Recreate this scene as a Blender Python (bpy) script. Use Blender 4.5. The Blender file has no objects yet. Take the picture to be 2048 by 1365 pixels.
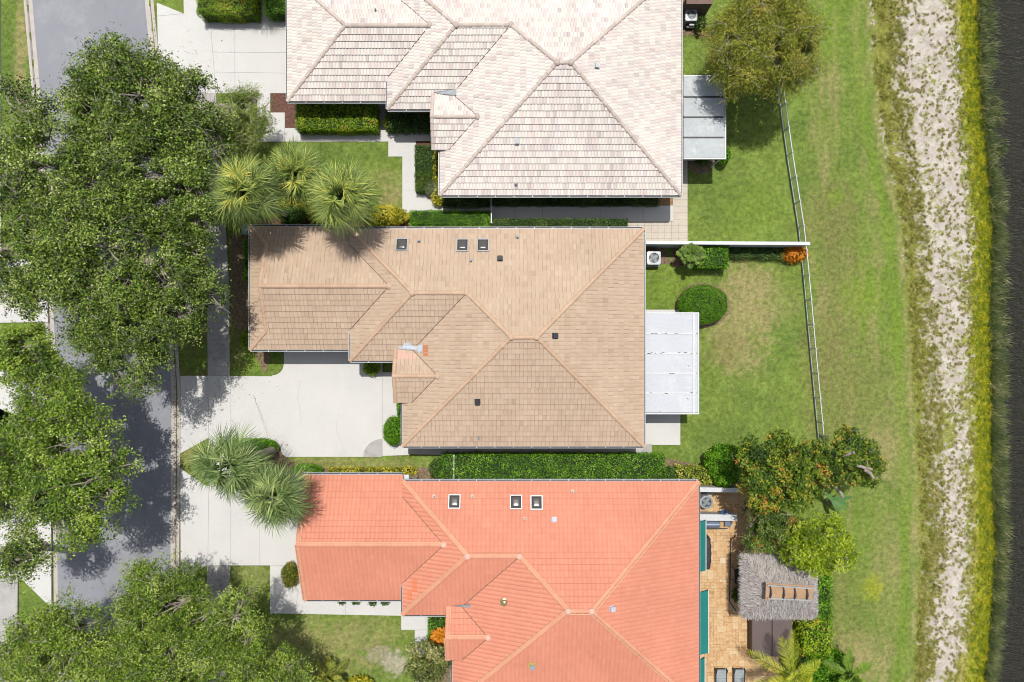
import bpy, math, random
import numpy as np
from mathutils import Vector
R = np.random.default_rng(11)
rnd = random.Random(5)
sc = bpy.context.scene
col = sc.collection
# ---------------------------------------------------------------- camera, sky, sun
HC, FP = 45.0, 1400.0            # camera height in metres, focal length in photo pixels
cam_d = bpy.data.cameras.new("camera"); cam = bpy.data.objects.new("camera", cam_d); col.objects.link(cam)
cam.location = (0, 0, HC); cam.rotation_euler = (0, 0, 0)
cam_d.sensor_width = 36; cam_d.lens = FP / 2048 * 36; cam_d.clip_end = 2000; cam_d.clip_start = 0.5
sc.camera = cam
SUN_EL, SUN_K = 72.5, 0.315      # the sun stands over the top edge of the picture
w = bpy.data.worlds.new("World"); sc.world = w; w.use_nodes = True
nt = w.node_tree; bg = nt.nodes["Background"]
sky = nt.nodes.new("ShaderNodeTexSky"); sky.sky_type = 'NISHITA'; sky.sun_disc = False
sky.sun_elevation = math.radians(SUN_EL); sky.sun_rotation = 0.0
hs = nt.nodes.new("ShaderNodeHueSaturation"); hs.inputs["Saturation"].default_value = 0.55; nt.links.new(sky.outputs[0], hs.inputs["Color"])
sky.dust_density = 2.0
nt.links.new(hs.outputs[0], bg.inputs[0]); bg.inputs[1].default_value = 0.125
sd = bpy.data.lights.new("sun", 'SUN'); sd.energy = 4.4; sd.angle = math.radians(0.5); sd.color = (1.0, 0.965, 0.91)
so = bpy.data.objects.new("sun", sd); col.objects.link(so)
so.rotation_euler = Vector((0.01, SUN_K, 1.0)).to_track_quat('Z', 'Y').to_euler(); so.location = (0, 20, 60)
sc.view_settings.view_transform = 'Standard'; sc.view_settings.look = 'None'
sc.view_settings.exposure = 0.25; sc.view_settings.gamma = 1.0
sc.cycles.filter_width = 1.0
sc.cycles.max_bounces = 6; sc.cycles.diffuse_bounces = 3; sc.cycles.transmission_bounces = 4

# ---------------------------------------------------------------- helpers
def P(px, py, z=0.0):
    k = (HC - z) / FP
    return ((px - 1024) * k, (682.5 - py) * k, z)
def px_of(x, y, z):
    k = FP / (HC - z)
    return 1024 + x * k, 682.5 - y * k
KL = 1.95
def S(r, g, b, k=KL):
    def f(c):
        c /= 255.0
        return c / 12.92 if c <= 0.04045 else ((c + 0.055) / 1.055) ** 2.4
    return tuple(min(0.9, f(c) / k) for c in (r, g, b)) + (1.0,)

def fade(t): return t * t * (3 - 2 * t)
_lat = R.random((256, 256))
def vnoise(x, y, seed=0):
    x = np.asarray(x, float) + seed * 17.3; y = np.asarray(y, float) + seed * 9.7
    xi = np.floor(x).astype(int); yi = np.floor(y).astype(int)
    fx = fade(x - xi); fy = fade(y - yi)
    a = _lat[xi % 256, yi % 256]; b = _lat[(xi + 1) % 256, yi % 256]
    c = _lat[xi % 256, (yi + 1) % 256]; d = _lat[(xi + 1) % 256, (yi + 1) % 256]
    return (a * (1 - fx) + b * fx) * (1 - fy) + (c * (1 - fx) + d * fx) * fy
def fbm(x, y, seed=0, o=4):
    s = 0; a = 0.5; t = 0
    for i in range(o):
        s = s + a * vnoise(x * 2 ** i, y * 2 ** i, seed + i); t += a; a *= 0.55
    return s / t

class MB:
    def __init__(s): s.v = []; s.l = []; s.n = []; s.tv = []; s.mi = []; s.c = 0
    def add(s, v, f, tv=None, mi=0):
        v = np.asarray(v, float).reshape(-1, 3)
        if isinstance(f, np.ndarray):
            m, k = f.shape; s.l.append(f.ravel() + s.c); s.n.append(np.full(m, k))
        else:
            m = len(f); s.l.append(np.array([i for q in f for i in q], int) + s.c); s.n.append(np.array([len(q) for q in f]))
        if m:
            t = np.zeros((m, 3)) if tv is None else np.broadcast_to(np.asarray(tv, float), (m, 3))
            s.tv.append(t); s.mi.append(np.full(m, mi))
        s.v.append(v); s.c += len(v)
        return s
    def box(s, x0, x1, y0, y1, z0, z1, tv=None, mi=0):
        v = [(x, y, z) for z in (z0, z1) for y in (y0, y1) for x in (x0, x1)]
        return s.add(v, [(0, 2, 3, 1), (4, 5, 7, 6), (0, 1, 5, 4), (2, 6, 7, 3), (0, 4, 6, 2), (1, 3, 7, 5)], tv, mi)
    def cbox(s, c, d, tv=None, mi=0):
        return s.box(c[0]-d[0]/2, c[0]+d[0]/2, c[1]-d[1]/2, c[1]+d[1]/2, c[2]-d[2]/2, c[2]+d[2]/2, tv, mi)
    def obox(s, o, u, v_, n, a, b, c, tv=None, mi=0):
        """box in a local frame: origin o, axes u v n, ranges a b c"""
        o, u, v_, n = map(lambda q: np.array(q, float), (o, u, v_, n))
        p = [o + u * x + v_ * y + n * z for z in c for y in b for x in a]
        return s.add(p, [(0, 2, 3, 1), (4, 5, 7, 6), (0, 1, 5, 4), (2, 6, 7, 3), (0, 4, 6, 2), (1, 3, 7, 5)], tv, mi)
    def bar(s, p, q, w_, h, tv=None, mi=0):
        p = np.array(p, float); q = np.array(q, float); d = q - p; L = np.linalg.norm(d); d /= L
        up = np.array((0, 0, 1.0)) if abs(d[2]) < 0.9 else np.array((0, 1.0, 0))
        sd_ = np.cross(d, up); sd_ /= np.linalg.norm(sd_); up = np.cross(sd_, d)
        return s.obox(p, d, sd_, up, (0, L), (-w_ / 2, w_ / 2), (-h / 2, h / 2), tv, mi)
    def prism(s, poly, z0, z1, tv=None, mi=0):
        a = sum(poly[i][0] * poly[(i + 1) % len(poly)][1] - poly[(i + 1) % len(poly)][0] * poly[i][1] for i in range(len(poly)))
        if a < 0: poly = poly[::-1]
        n = len(poly); v = [(p[0], p[1], z0) for p in poly] + [(p[0], p[1], z1) for p in poly]
        f = [tuple(range(n, 2 * n)), tuple(range(n - 1, -1, -1))] + [(i, (i + 1) % n, n + (i + 1) % n, n + i) for i in range(n)]
        return s.add(v, f, tv, mi)
    def tube(s, pts, rad, k=6, tv=None, mi=0, cap=True):
        pts = [np.array(p, float) for p in pts]; n = len(pts); vs = []
        for i, p in enumerate(pts):
            d = pts[min(i + 1, n - 1)] - pts[max(i - 1, 0)]; d /= (np.linalg.norm(d) + 1e-9)
            up = np.array((0, 0, 1.0)) if abs(d[2]) < 0.8 else np.array((1.0, 0, 0))
            a = np.cross(d, up); a /= np.linalg.norm(a); b = np.cross(a, d)
            for j in range(k):
                t = 2 * math.pi * j / k; vs.append(p + rad[i] * (a * math.cos(t) + b * math.sin(t)))
        f = [(i * k + j, i * k + (j + 1) % k, (i + 1) * k + (j + 1) % k, (i + 1) * k + j) for i in range(n - 1) for j in range(k)]
        if cap: f += [tuple(range(k - 1, -1, -1)), tuple((n - 1) * k + j for j in range(k))]
        return s.add(vs, f, tv, mi)
    def lathe(s, c, prof, k=16, sx=1, sy=1, tv=None, mi=0):
        vs = []
        for r, z in prof:
            for j in range(k):
                t = 2 * math.pi * j / k; vs.append((c[0] + sx * r * math.cos(t), c[1] + sy * r * math.sin(t), c[2] + z))
        n = len(prof)
        f = [(i * k + j, i * k + (j + 1) % k, (i + 1) * k + (j + 1) % k, (i + 1) * k + j) for i in range(n - 1) for j in range(k)]
        f += [tuple(range(k - 1, -1, -1)), tuple((n - 1) * k + j for j in range(k))]
        return s.add(vs, f, tv, mi)
    def build(s, name, mats, parent=None, smooth=False, origin=None):
        v = np.concatenate(s.v); l = np.concatenate(s.l); n = np.concatenate(s.n)
        if parent is not None: o = np.array(parent["_w"], float)
        elif origin is not None: o = np.array(origin, float)
        else: o = np.array((0.5 * (v[:, 0].min() + v[:, 0].max()), 0.5 * (v[:, 1].min() + v[:, 1].max()), v[:, 2].min()))
        me = bpy.data.meshes.new(name)
        me.vertices.add(len(v)); me.vertices.foreach_set("co", (v - o).astype(np.float32).ravel())
        me.loops.add(len(l)); me.loops.foreach_set("vertex_index", l.astype(np.int32))
        me.polygons.add(len(n)); st = np.concatenate(([0], np.cumsum(n)[:-1]))
        me.polygons.foreach_set("loop_start", st.astype(np.int32)); me.polygons.foreach_set("loop_total", n.astype(np.int32))
        at = me.attributes.new("tv", 'FLOAT_VECTOR', 'FACE'); at.data.foreach_set("vector", np.concatenate(s.tv).astype(np.float32).ravel())
        me.polygons.foreach_set("material_index", np.concatenate(s.mi).astype(np.int32))
        me.polygons.foreach_set("use_smooth", np.full(len(n), bool(smooth)))
        me.update(calc_edges=True)
        for m in (mats if isinstance(mats, (list, tuple)) else [mats]): me.materials.append(m)
        ob = bpy.data.objects.new(name, me); col.objects.link(ob)
        if parent is not None:
            ob.parent = parent
            ob["_w"] = parent["_w"]
        else:
            ob.location = o; ob["_w"] = tuple(float(q) for q in o)
        return ob
def tag(o, label=None, cat=None, group=None, kind=None):
    if label: o["label"] = label
    if cat: o["category"] = cat
    if group: o["group"] = group
    if kind: o["kind"] = kind
    return o
def thing(name, loc, label, cat, group=None):
    o = bpy.data.objects.new(name, None); col.objects.link(o); o.location = loc; o["_w"] = tuple(float(q) for q in loc)
    o.empty_display_size = 0.3
    return tag(o, label, cat, group)
def struct(mb, name, mats, label=None, smooth=False):
    o = mb.build(name, mats, smooth=smooth, origin=(0, 0, 0)); return tag(o, label, None, None, 'structure')

# ---------------------------------------------------------------- materials
def new(name):
    m = bpy.data.materials.new(name); m.use_nodes = True; t = m.node_tree
    return m, t, t.nodes["Principled BSDF"]
def nd(t, ty, **k):
    n = t.nodes.new(ty)
    for a, b in k.items():
        if a.startswith('i_'): n.inputs[int(a[2:])].default_value = b
        else: setattr(n, a, b)
    return n
def mixc(t, fac, a, b, mode='MIX'):
    n = t.nodes.new("ShaderNodeMix"); n.data_type = 'RGBA'; n.blend_type = mode
    for i, q in ((0, fac), (6, a), (7, b)):
        if hasattr(q, 'is_linked') or isinstance(q, bpy.types.NodeSocket): t.links.new(q, n.inputs[i])
        else: n.inputs[i].default_value = q
    return n.outputs[2]
def math_(t, op, a, b=0.0, clamp=False):
    n = t.nodes.new("ShaderNodeMath"); n.operation = op; n.use_clamp = clamp
    for i, q in ((0, a), (1, b)):
        if isinstance(q, bpy.types.NodeSocket): t.links.new(q, n.inputs[i])
        else: n.inputs[i].default_value = q
    return n.outputs[0]
def ramp(t, fac, stops, interp='LINEAR'):
    n = t.nodes.new("ShaderNodeValToRGB"); cr = n.color_ramp; cr.interpolation = interp
    while len(cr.elements) < len(stops): cr.elements.new(0.5)
    for e, (p, c) in zip(cr.elements, stops):
        e.position = p; e.color = c if len(c) == 4 else tuple(c) + (1,)
    t.links.new(fac, n.inputs[0]); return n.outputs[0]
def noise(t, scale, detail=4, rough=0.6, obj=True, vec=None, stretch=None):
    tc = t.nodes.new("ShaderNodeTexCoord"); v = tc.outputs["Object"] if obj else vec
    if stretch:
        mp = t.nodes.new("ShaderNodeMapping"); t.links.new(v, mp.inputs[0]); mp.inputs[3].default_value = stretch; v = mp.outputs[0]
    n = t.nodes.new("ShaderNodeTexNoise"); n.inputs["Scale"].default_value = scale
    n.inputs["Detail"].default_value = detail; n.inputs["Roughness"].default_value = rough
    t.links.new(v, n.inputs["Vector"]); return n.outputs[0]
def bump(t, h, strength, dist, b):
    n = t.nodes.new("ShaderNodeBump"); n.inputs["Strength"].default_value = strength; n.inputs["Distance"].default_value = dist
    t.links.new(h, n.inputs["Height"]); t.links.new(n.outputs[0], b.inputs["Normal"])
def attr(t):
    a = t.nodes.new("ShaderNodeAttribute"); a.attribute_name = "tv"; s = t.nodes.new("ShaderNodeSeparateXYZ")
    t.links.new(a.outputs["Vector"], s.inputs[0]); return s.outputs
def rough_mat(name, c1, c2, s1=1.0, s2=20.0, rough=0.85, bmp=0.3, bd=0.01, detail=5, metal=0.0, contrast=1.0, c3=None, s3=0.3, amp=1.0):
    m, t, b = new(name)
    n1 = ramp(t, noise(t, s1, detail), [(0.5 - 0.22 / contrast, (0, 0, 0)), (0.5 + 0.22 / contrast, (1, 1, 1))])
    n2 = noise(t, s2, 3)
    c = mixc(t, n1, c1, c2)
    if c3 is not None:
        n3 = ramp(t, noise(t, s3, 6, 0.7), [(0.52, (0, 0, 0)), (0.68, (1, 1, 1))]); c = mixc(t, n3, c, c3)
    f = ramp(t, n2, [(0.25, (1 - .22 * amp,) * 3), (0.75, (1 + .16 * amp,) * 3)])
    c = mixc(t, 1.0, c, f, 'MULTIPLY')
    t.links.new(c, b.inputs["Base Color"]); b.inputs["Roughness"].default_value = rough; b.inputs["Metallic"].default_value = metal
    if bmp: bump(t, n2, bmp, bd, b)
    return m
LEAFK = 1.6
def leaf_mat(name, stops, transl=0.3, rough=0.55):
    m, t, b = new(name); a = attr(t); stops = [(p, tuple(min(.8, q * LEAFK) for q in c[:3]) + (1,)) for p, c in stops]
    c = ramp(t, a[0], stops); t.links.new(c, b.inputs["Base Color"]); b.inputs["Roughness"].default_value = rough
    b.inputs["Specular IOR Level"].default_value = 0.25
    tr = t.nodes.new("ShaderNodeBsdfTranslucent"); t.links.new(mixc(t, 1.0, c, (1.0, 1.05, 0.6, 1), 'MULTIPLY'), tr.inputs[0])
    mx = t.nodes.new("ShaderNodeMixShader"); mx.inputs[0].default_value = transl
    t.links.new(b.outputs[0], mx.inputs[1]); t.links.new(tr.outputs[0], mx.inputs[2])
    t.links.new(mx.outputs[0], t.nodes["Material Output"].inputs[0]); return m
def L3(a, b, c): return [(0.0, S(*a)), (0.5, S(*b)), (1.0, S(*c))]
GK = 1.0
M = {}
M['concrete'] = rough_mat('pale_concrete', S(240, 238, 233), S(232, 230, 226), 0.5, 26, 0.9, 0.15, 0.004, c3=S(226, 225, 223), s3=0.23)
M['concrete_old'] = rough_mat('weathered_concrete', S(212, 208, 202), S(190, 187, 184), 0.9, 30, 0.9, 0.2, 0.004, c3=S(172, 168, 164), s3=0.6)
M['joint'] = rough_mat('slab_joint', S(172, 168, 160), S(140, 136, 130), 3, 20, 0.95, 0)
M['gutter_stone'] = rough_mat('kerb_concrete', S(224, 216, 206), S(204, 196, 188), 1.5, 25, 0.9, 0.15, 0.004)
M['stain'] = rough_mat('gutter_grime', S(140, 128, 120), S(190, 180, 170), 1.2, 12, 0.95, 0, contrast=2)
M['asphalt'] = rough_mat('worn_asphalt', S(166, 168, 175), S(156, 158, 166), 0.35, 45, 0.9, 0.4, 0.006, c3=S(176, 178, 183), s3=0.3)
M['mulch'] = rough_mat('red_mulch', S(150, 105, 88), S(96, 66, 56), 9, 35, 0.95, 1.0, 0.04, contrast=1.8)
M['mulch_brown'] = rough_mat('brown_mulch', S(172, 148, 114), S(112, 94, 72), 8, 35, 0.95, 1.0, 0.04, contrast=1.8, c3=S(170, 150, 125), s3=3)
M['gravel'] = rough_mat('tan_gravel', S(206, 168, 118), S(150, 112, 76), 10, 40, 0.9, 1.0, 0.03, contrast=2)
M['white'] = rough_mat('white_paint', S(236, 238, 238), S(222, 226, 228), 0.8, 15, 0.5, 0.05, 0.002)
M['stucco'] = rough_mat('cream_stucco', S(214, 198, 176), S(200, 184, 164), 0.7, 60, 0.9, 0.3, 0.004)
M['stucco_pink'] = rough_mat('pinkish_stucco', S(206, 180, 168), S(192, 166, 154), 0.7, 60, 0.9, 0.3, 0.004)
M['metal_white'] = rough_mat('white_aluminium', S(232, 236, 240), S(215, 222, 230), 1.0, 8, 0.35, 0, metal=0.0)
M['valley'] = rough_mat('valley_brown', S(150, 124, 106), S(120, 98, 84), 3, 12, 0.9, 0)
M['panel'] = rough_mat('chalky_panel', S(220, 223, 228), S(210, 214, 221), 0.5, 9, 0.6, 0.05, 0.002, c3=S(230, 233, 236), s3=0.7, amp=.35)
M['panel_old'] = rough_mat('weathered_panel', S(205, 211, 212), S(182, 190, 192), 0.8, 9, 0.6, 0.05, 0.002, c3=S(216, 220, 220), s3=0.9, amp=.5)
M['dark'] = rough_mat('dark_seam', S(52, 56, 66), S(40, 42, 50), 3, 12, 0.6, 0)
M['black'] = rough_mat('black_plastic', S(40, 40, 42), S(28, 28, 30), 3, 12, 0.5, 0)
M['darkmetal'] = rough_mat('dark_flashing', S(72, 70, 72), S(52, 50, 54), 5, 20, 0.5, 0.1)
M['cloth_dark'] = rough_mat('charcoal_cover', S(66, 66, 74), S(48, 48, 56), 2, 10, 0.75, 0.5, 0.03)
M['teal'] = rough_mat('teal_canvas', S(24, 146, 136), S(18, 132, 124), 0.8, 40, 0.7, 0.1, 0.003)
M['brown_vinyl'] = rough_mat('brown_vinyl', S(116, 98, 94), S(104, 88, 86), 0.8, 120, 0.6, 0.3, 0.002)
M['bark'] = rough_mat('grey_bark', S(206, 197, 178), S(148, 138, 122), 3, 14, 0.95, 0.4, 0.01, contrast=1.4)
M['palm_bark'] = rough_mat('palm_bark', S(204, 195, 178), S(152, 143, 128), 4, 18, 0.95, 0.4, 0.01, contrast=1.5)
M['wood'] = rough_mat('tan_plywood', S(206, 168, 130), S(190, 150, 112), 1.5, 20, 0.8, 0.1, 0.002, contrast=1.5)
M['alu'] = rough_mat('aluminium', S(214, 218, 220), S(186, 190, 194), 2, 12, 0.35, 0, metal=0.2)
M['underlay'] = rough_mat('pale_underlayment', S(206, 216, 230), S(226, 230, 236), 2, 10, 0.7, 0)
M['flash'] = rough_mat('grey_flashing', S(150, 160, 164), S(178, 186, 188), 2, 10, 0.6, 0)
M['teal_box'] = rough_mat('pale_green_steel', S(150, 180, 172), S(130, 164, 156), 2, 10, 0.5, 0)
M['blue'] = rough_mat('blue_hose', S(70, 120, 190), S(50, 96, 160), 4, 10, 0.5, 0)
M['bluegrey'] = rough_mat('stainless', S(150, 164, 186), S(120, 134, 158), 2, 10, 0.35, 0, metal=0.3)
M['yellow'] = rough_mat('yellow_sealant', S(226, 196, 110), S(214, 180, 90), 8, 10, 0.8, 0)
M['brownwall'] = rough_mat('brown_wall', S(150, 122, 110), S(128, 102, 92), 2, 30, 0.9, 0.2)
M['drain'] = rough_mat('rusty_cover', S(176, 150, 124), S(150, 124, 100), 6, 20, 0.9, 0.2)
M['stone'] = rough_mat('pale_stone', S(206, 200, 188), S(180, 174, 164), 4, 20, 0.9, 0.3)
M['soil'] = rough_mat('under_soil', S(90, 78, 60), S(70, 62, 48), 2, 20, 0.95, 0.2)
m, t, b = new('window_glass'); b.inputs["Base Color"].default_value = (0.03, 0.045, 0.05, 1); b.inputs["Roughness"].default_value = 0.08; M['glass'] = m
m, t, b = new('smoked_dome'); b.inputs["Base Color"].default_value = (0.05, 0.045, 0.04, 1); b.inputs["Roughness"].default_value = 0.22; b.inputs["Specular IOR Level"].default_value = 0.8; M['dome'] = m
m, t, b = new('brass_dome'); b.inputs["Base Color"].default_value = S(190, 180, 130); b.inputs["Roughness"].default_value = 0.3; b.inputs["Metallic"].default_value = 0.5; M['brass'] = m

def tile_mat(name, stops, streak, pink, orange, rough=0.8):
    m, t, b = new(name); a = attr(t)
    c = ramp(t, a[0], stops)
    c = mixc(t, a[1], c, streak)
    p = ramp(t, a[2], [(0.0, (0, 0, 0)), (0.3, (0, 0, 0)), (0.31, (1, 1, 1)), (1.0, (1, 1, 1))], 'CONSTANT')
    q = ramp(t, a[2], [(0.0, (0, 0, 0)), (0.7, (0, 0, 0)), (0.71, (1, 1, 1)), (1.0, (1, 1, 1))], 'CONSTANT')
    c = mixc(t, p, c, pink); c = mixc(t, q, c, orange)
    w1 = ramp(t, noise(t, 0.35, 5), [(0.3, (0.91, 0.90, 0.89)), (0.62, (1.03, 1.03, 1.03))])
    w2 = ramp(t, noise(t, 22, 3), [(0.3, (0.93, 0.93, 0.93)), (0.7, (1.06, 1.06, 1.06))])
    c = mixc(t, 1.0, c, w1, 'MULTIPLY'); c = mixc(t, 1.0, c, w2, 'MULTIPLY')
    t.links.new(c, b.inputs["Base Color"]); b.inputs["Roughness"].default_value = rough
    return m
M['tile_tan'] = tile_mat('tan_painted_tile', [(0, S(207, 179, 152)), (0.5, S(215, 188, 161)), (1, S(221, 196, 170))], S(128, 104, 88), S(236, 190, 170), S(220, 140, 98))
M['tile_light'] = tile_mat('blended_pale_tile', [(0, S(236, 221, 217)), (0.25, S(248, 236, 229)), (0.6, S(255, 248, 238)), (0.85, S(255, 250, 236)), (1, S(248, 228, 219))], S(160, 142, 136), S(226, 168, 146), S(214, 128, 84))
M['tile_red'] = tile_mat('coral_painted_tile', [(0, S(236, 150, 120)), (0.5, S(241, 157, 126)), (1, S(245, 165, 135))], S(160, 88, 72), S(248, 190, 166), S(246, 142, 98))
M['cap_red'] = tile_mat('coral_ridge_tile', [(0, S(242, 164, 130)), (1, S(248, 176, 142))], S(240, 190, 150), S(250, 200, 180), S(246, 206, 186))
M['cap_tan'] = tile_mat('tan_ridge_tile', [(0, S(222, 186, 154)), (1, S(230, 196, 166))], S(150, 124, 104), S(230, 200, 180), S(236, 214, 200))
M['cap_light'] = tile_mat('pale_ridge_tile', [(0, S(226, 208, 196)), (0.5, S(238, 222, 208)), (1, S(216, 198, 188))], S(150, 130, 120), S(230, 200, 180), S(236, 214, 200))

# ---------------------------------------------------------------- the ground
def band(py, pts):
    return np.interp(py, [q[0] for q in pts], [q[1] for q in pts])
RL = [(-400, 30), (0, 62), (180, 78), (690, 108), (1180, 113), (1800, 116)]          # asphalt edges, photo pixels at ground level
RR = [(-400, 262), (0, 289), (140, 303), (450, 325), (780, 343), (1110, 341), (1800, 334)]
ROUGH = [(-600, 1735), (0, 1738), (150, 1744), (300, 1765), (440, 1800), (600, 1812), (750, 1822), (900, 1830), (1100, 1838), (1365, 1824), (1900, 1800)]
SANDL = [(-600, 1790), (0, 1790), (150, 1786), (300, 1802), (440, 1824), (600, 1846), (750, 1852), (900, 1858), (1100, 1866), (1240, 1844), (1365, 1838), (1900, 1820)]
SANDR = [(-600, 1905), (0, 1912), (300, 1936), (450, 1952), (600, 1944), (750, 1946), (900, 1946), (1100, 1944), (1250, 1940), (1365, 1904), (1900, 1890)]
YELR = [(-600, 1960), (0, 1962), (150, 1966), (300, 1980), (450, 1992), (600, 1988), (750, 1990), (900, 1992), (1100, 1998), (1250, 1990), (1365, 1978), (1900, 1960)]
REED = [(-600, 1990), (0, 1992), (100, 2004), (300, 2014), (450, 2016), (700, 2020), (900, 2016), (1100, 2022), (1250, 2006), (1365, 2000), (1900, 1990)]
def gz(x, y):
    """terrain height: flat lots, a shallow trough for the road, a bank down to the water"""
    px, py = x * 31.111 + 1024, 682.5 - y * 31.111
    z = np.zeros_like(px)
    a, c = band(py, RL), band(py, RR)
    z = np.where((px > a - 8) & (px < c + 8), -0.22, z)
    yr = band(py, YELR); sl = band(py, SANDL)
    t = np.clip((px - sl) / np.maximum(yr - sl, 1), 0, None)
    z = np.where(px > sl, -0.28 * t ** 1.5, z)
    z = np.where(px > yr, -0.28 - (px - yr) / 31.1 * 0.35, z)
    return np.maximum(z, -3.0)
def axis(lo, hi, step, far):
    core = np.arange(lo, hi + 1e-6, step)
    e = np.array([1, 3, 8, 20, 45, 90, 160, 260.0])
    return np.concatenate((lo - e[::-1], core, hi + e))
gx = axis(-35, 36, 0.16, 300); gy = axis(-24, 24, 0.16, 300)
X, Y = np.meshgrid(gx, gy); PX, PY = X * 31.111 + 1024, 682.5 - Y * 31.111
def blob(cx, cy, rx, ry, seed=3, e=0.5):
    d = ((PX - cx) / rx) ** 2 + ((PY - cy) / ry) ** 2
    d = d + (fbm(PX / 22, PY / 22, seed) - 0.5) * 2.2 * e + (fbm(PX / 7, PY / 8, seed + 5, 5) - 0.5) * 3.2
    return np.clip(1.25 - d, 0, 1) ** .8
def lerp(a, b, t): return a + (b - a) * t[..., None]
c_g = np.array(S(122, 144, 66)[:3]); c_l = np.array(S(140, 164, 78)[:3]); c_dk = np.array(S(98, 124, 60)[:3])
c_dry = np.array(S(176, 162, 116)[:3]); c_br = np.array(S(142, 132, 88)[:3]); c_lush = np.array(S(128, 158, 50)[:3]); c_yel = np.array(S(166, 172, 46)[:3])
n1 = fbm(PX / 60, PY / 60, 1); n2 = fbm(PX / 16, PY / 20, 2); n3 = fbm(PX / 5, PY / 5, 5, 3)
C = lerp(np.broadcast_to(c_g, X.shape + (3,)), c_l, np.clip((n2 - 0.42) * 3.2, 0, 1) * 0.8)
C = lerp(C, c_dk, np.clip((0.5 - n1) * 3.5, 0, 1) * 0.6)
wide = np.clip((PX - 1610) / 20, 0, 1)
stre = fbm(PX / 14, PY / 90, 9)
C = lerp(C, c_g * 0.92 + c_br * 0.08, wide * 0.5)
C = lerp(C, c_dry, wide * np.clip((stre - 0.52) * 4, 0, 1) * 0.55)
C = lerp(C, c_dry, np.clip((n3 - 0.62) * 4, 0, 1) * 0.2)
for (a, b_, rx, ry, k, cc) in [
        (1485, 640, 62, 110, .75, c_dry), (1500, 560, 50, 40, .5, c_dry), (1450, 700, 45, 40, .55, c_br), (1540, 610, 60, 50, .35, c_dry),
        (1678, 560, 40, 190, .6, c_br), (1640, 700, 40, 80, .6, c_br), (1700, 800, 90, 120, .5, c_br), (1755, 905, 40, 70, .7, c_dry),
        (1790, 860, 26, 130, .4, c_dry), (1650, 430, 60, 60, .5, c_br), (1660, 1230, 70, 90, .4, c_br), (1720, 1320, 60, 60, .7, c_dry), (1770, 1150, 30, 160, .35, c_dry),
        (1735, 590, 50, 60, .8, c_lush), (1800, 640, 14, 90, .6, c_lush), (1745, 1175, 22, 24, .9, c_yel), (1665, 40, 30, 110, .5, c_lush), (1700, 1060, 60, 60, .3, c_lush),
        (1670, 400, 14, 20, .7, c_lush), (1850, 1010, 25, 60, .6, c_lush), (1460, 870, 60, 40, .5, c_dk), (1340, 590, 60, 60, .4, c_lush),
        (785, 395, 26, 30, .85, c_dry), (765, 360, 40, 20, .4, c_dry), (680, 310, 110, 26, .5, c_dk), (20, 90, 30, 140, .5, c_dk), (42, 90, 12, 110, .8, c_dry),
        (390, 910, 30, 30, .5, c_dry), (700, 930, 150, 16, .55, c_dry), (620, 1300, 160, 60, .55, c_dry), (740, 1260, 80, 30, .35, c_dry), (500, 1170, 40, 50, .4, c_dry),
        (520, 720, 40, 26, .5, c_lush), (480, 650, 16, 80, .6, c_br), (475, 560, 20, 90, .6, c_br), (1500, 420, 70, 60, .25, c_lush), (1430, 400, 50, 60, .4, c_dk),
        (790, 1325, 26, 26, .9, np.array(S(196, 186, 170)[:3])), (760, 1310, 30, 18, .7, np.array(S(180, 168, 150)[:3])), (1755, 520, 20, 14, .3, c_dry)]:
    C = lerp(C, cc, blob(a, b_, rx, ry, int(a) % 13) * k * (.75 if a > 1600 else .9))
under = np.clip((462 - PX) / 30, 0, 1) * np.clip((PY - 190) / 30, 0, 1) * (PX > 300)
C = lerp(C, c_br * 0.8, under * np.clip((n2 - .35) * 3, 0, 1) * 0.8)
# rough grass, sand and the green water edge
rg, sl, sr, yr, re = (band(PY, q) for q in (ROUGH, SANDL, SANDR, YELR, REED))
wob = (fbm(PX / 18, PY / 18, 21) - 0.5) * 46
c_rough = np.array(S(160, 160, 84)[:3]); c_rough2 = np.array(S(128, 142, 60)[:3])
rgm = np.clip((PX - rg + wob * 0.25) / 7, 0, 1)
C = lerp(C, c_rough * 1.0, rgm * 0.95); C = lerp(C, c_rough2, rgm * np.clip((n3 - .45) * 4, 0, 1) * .8)
edge = np.exp(-((PX - rg + 4 + wob * 0.15) / 4.5) ** 2); C = lerp(C, c_dry * 1.1, edge * np.clip((fbm(PX / 9, PY / 30, 15) - .35) * 3, 0, 1) * .8)
trk = np.exp(-((PX - rg + 26) / 9) ** 2) * wide; C = lerp(C, c_lush, trk * 0.4)
sand = np.clip((PX - sl + 12 + wob) / 26, 0, 1) * np.clip((sr + 12 - PX + wob * 1.0) / 34, 0, 1) * (.66 + .75 * np.clip((fbm(PX / 26, PY / 34, 77, 5) - .3) * 2.2, 0, 1))
sand = sand * (1 - blob(1890, 860, 22, 60, 4) * .8) * (1 - blob(1960, 700, 30, 30, 5) * .7)
strip2 = np.exp(-((PX - rg - 6) / 5) ** 2) * np.clip((330 - abs(PY - 260)) / 100, 0, 1) * (fbm(PX / 9, PY / 25, 31) > .5)
sand = np.maximum(sand, strip2 * 0.7)
ym = np.clip((PX - sr + 4 + wob * .5) / 12, 0, 1)
C = lerp(C, np.array(S(172, 164, 92)[:3]), ym * 0.9); C = lerp(C, c_yel * .85, np.clip((PX - yr + 48 + wob * .4) / 14, 0, 1) * .9)
wet = np.clip((PX - yr) / 12, 0, 1); C = lerp(C, np.array(S(70, 72, 44)[:3]), wet)
g = MB(); nx, ny = len(gx), len(gy)
Zg = gz(X, Y); Zg = Zg + (np.abs(X) < 40) * (n3 - .5) * 0.02 * (Zg > -0.1)
ii, jj = np.meshgrid(np.arange(nx - 1), np.arange(ny - 1)); q0 = (jj * nx + ii).ravel()
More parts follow.
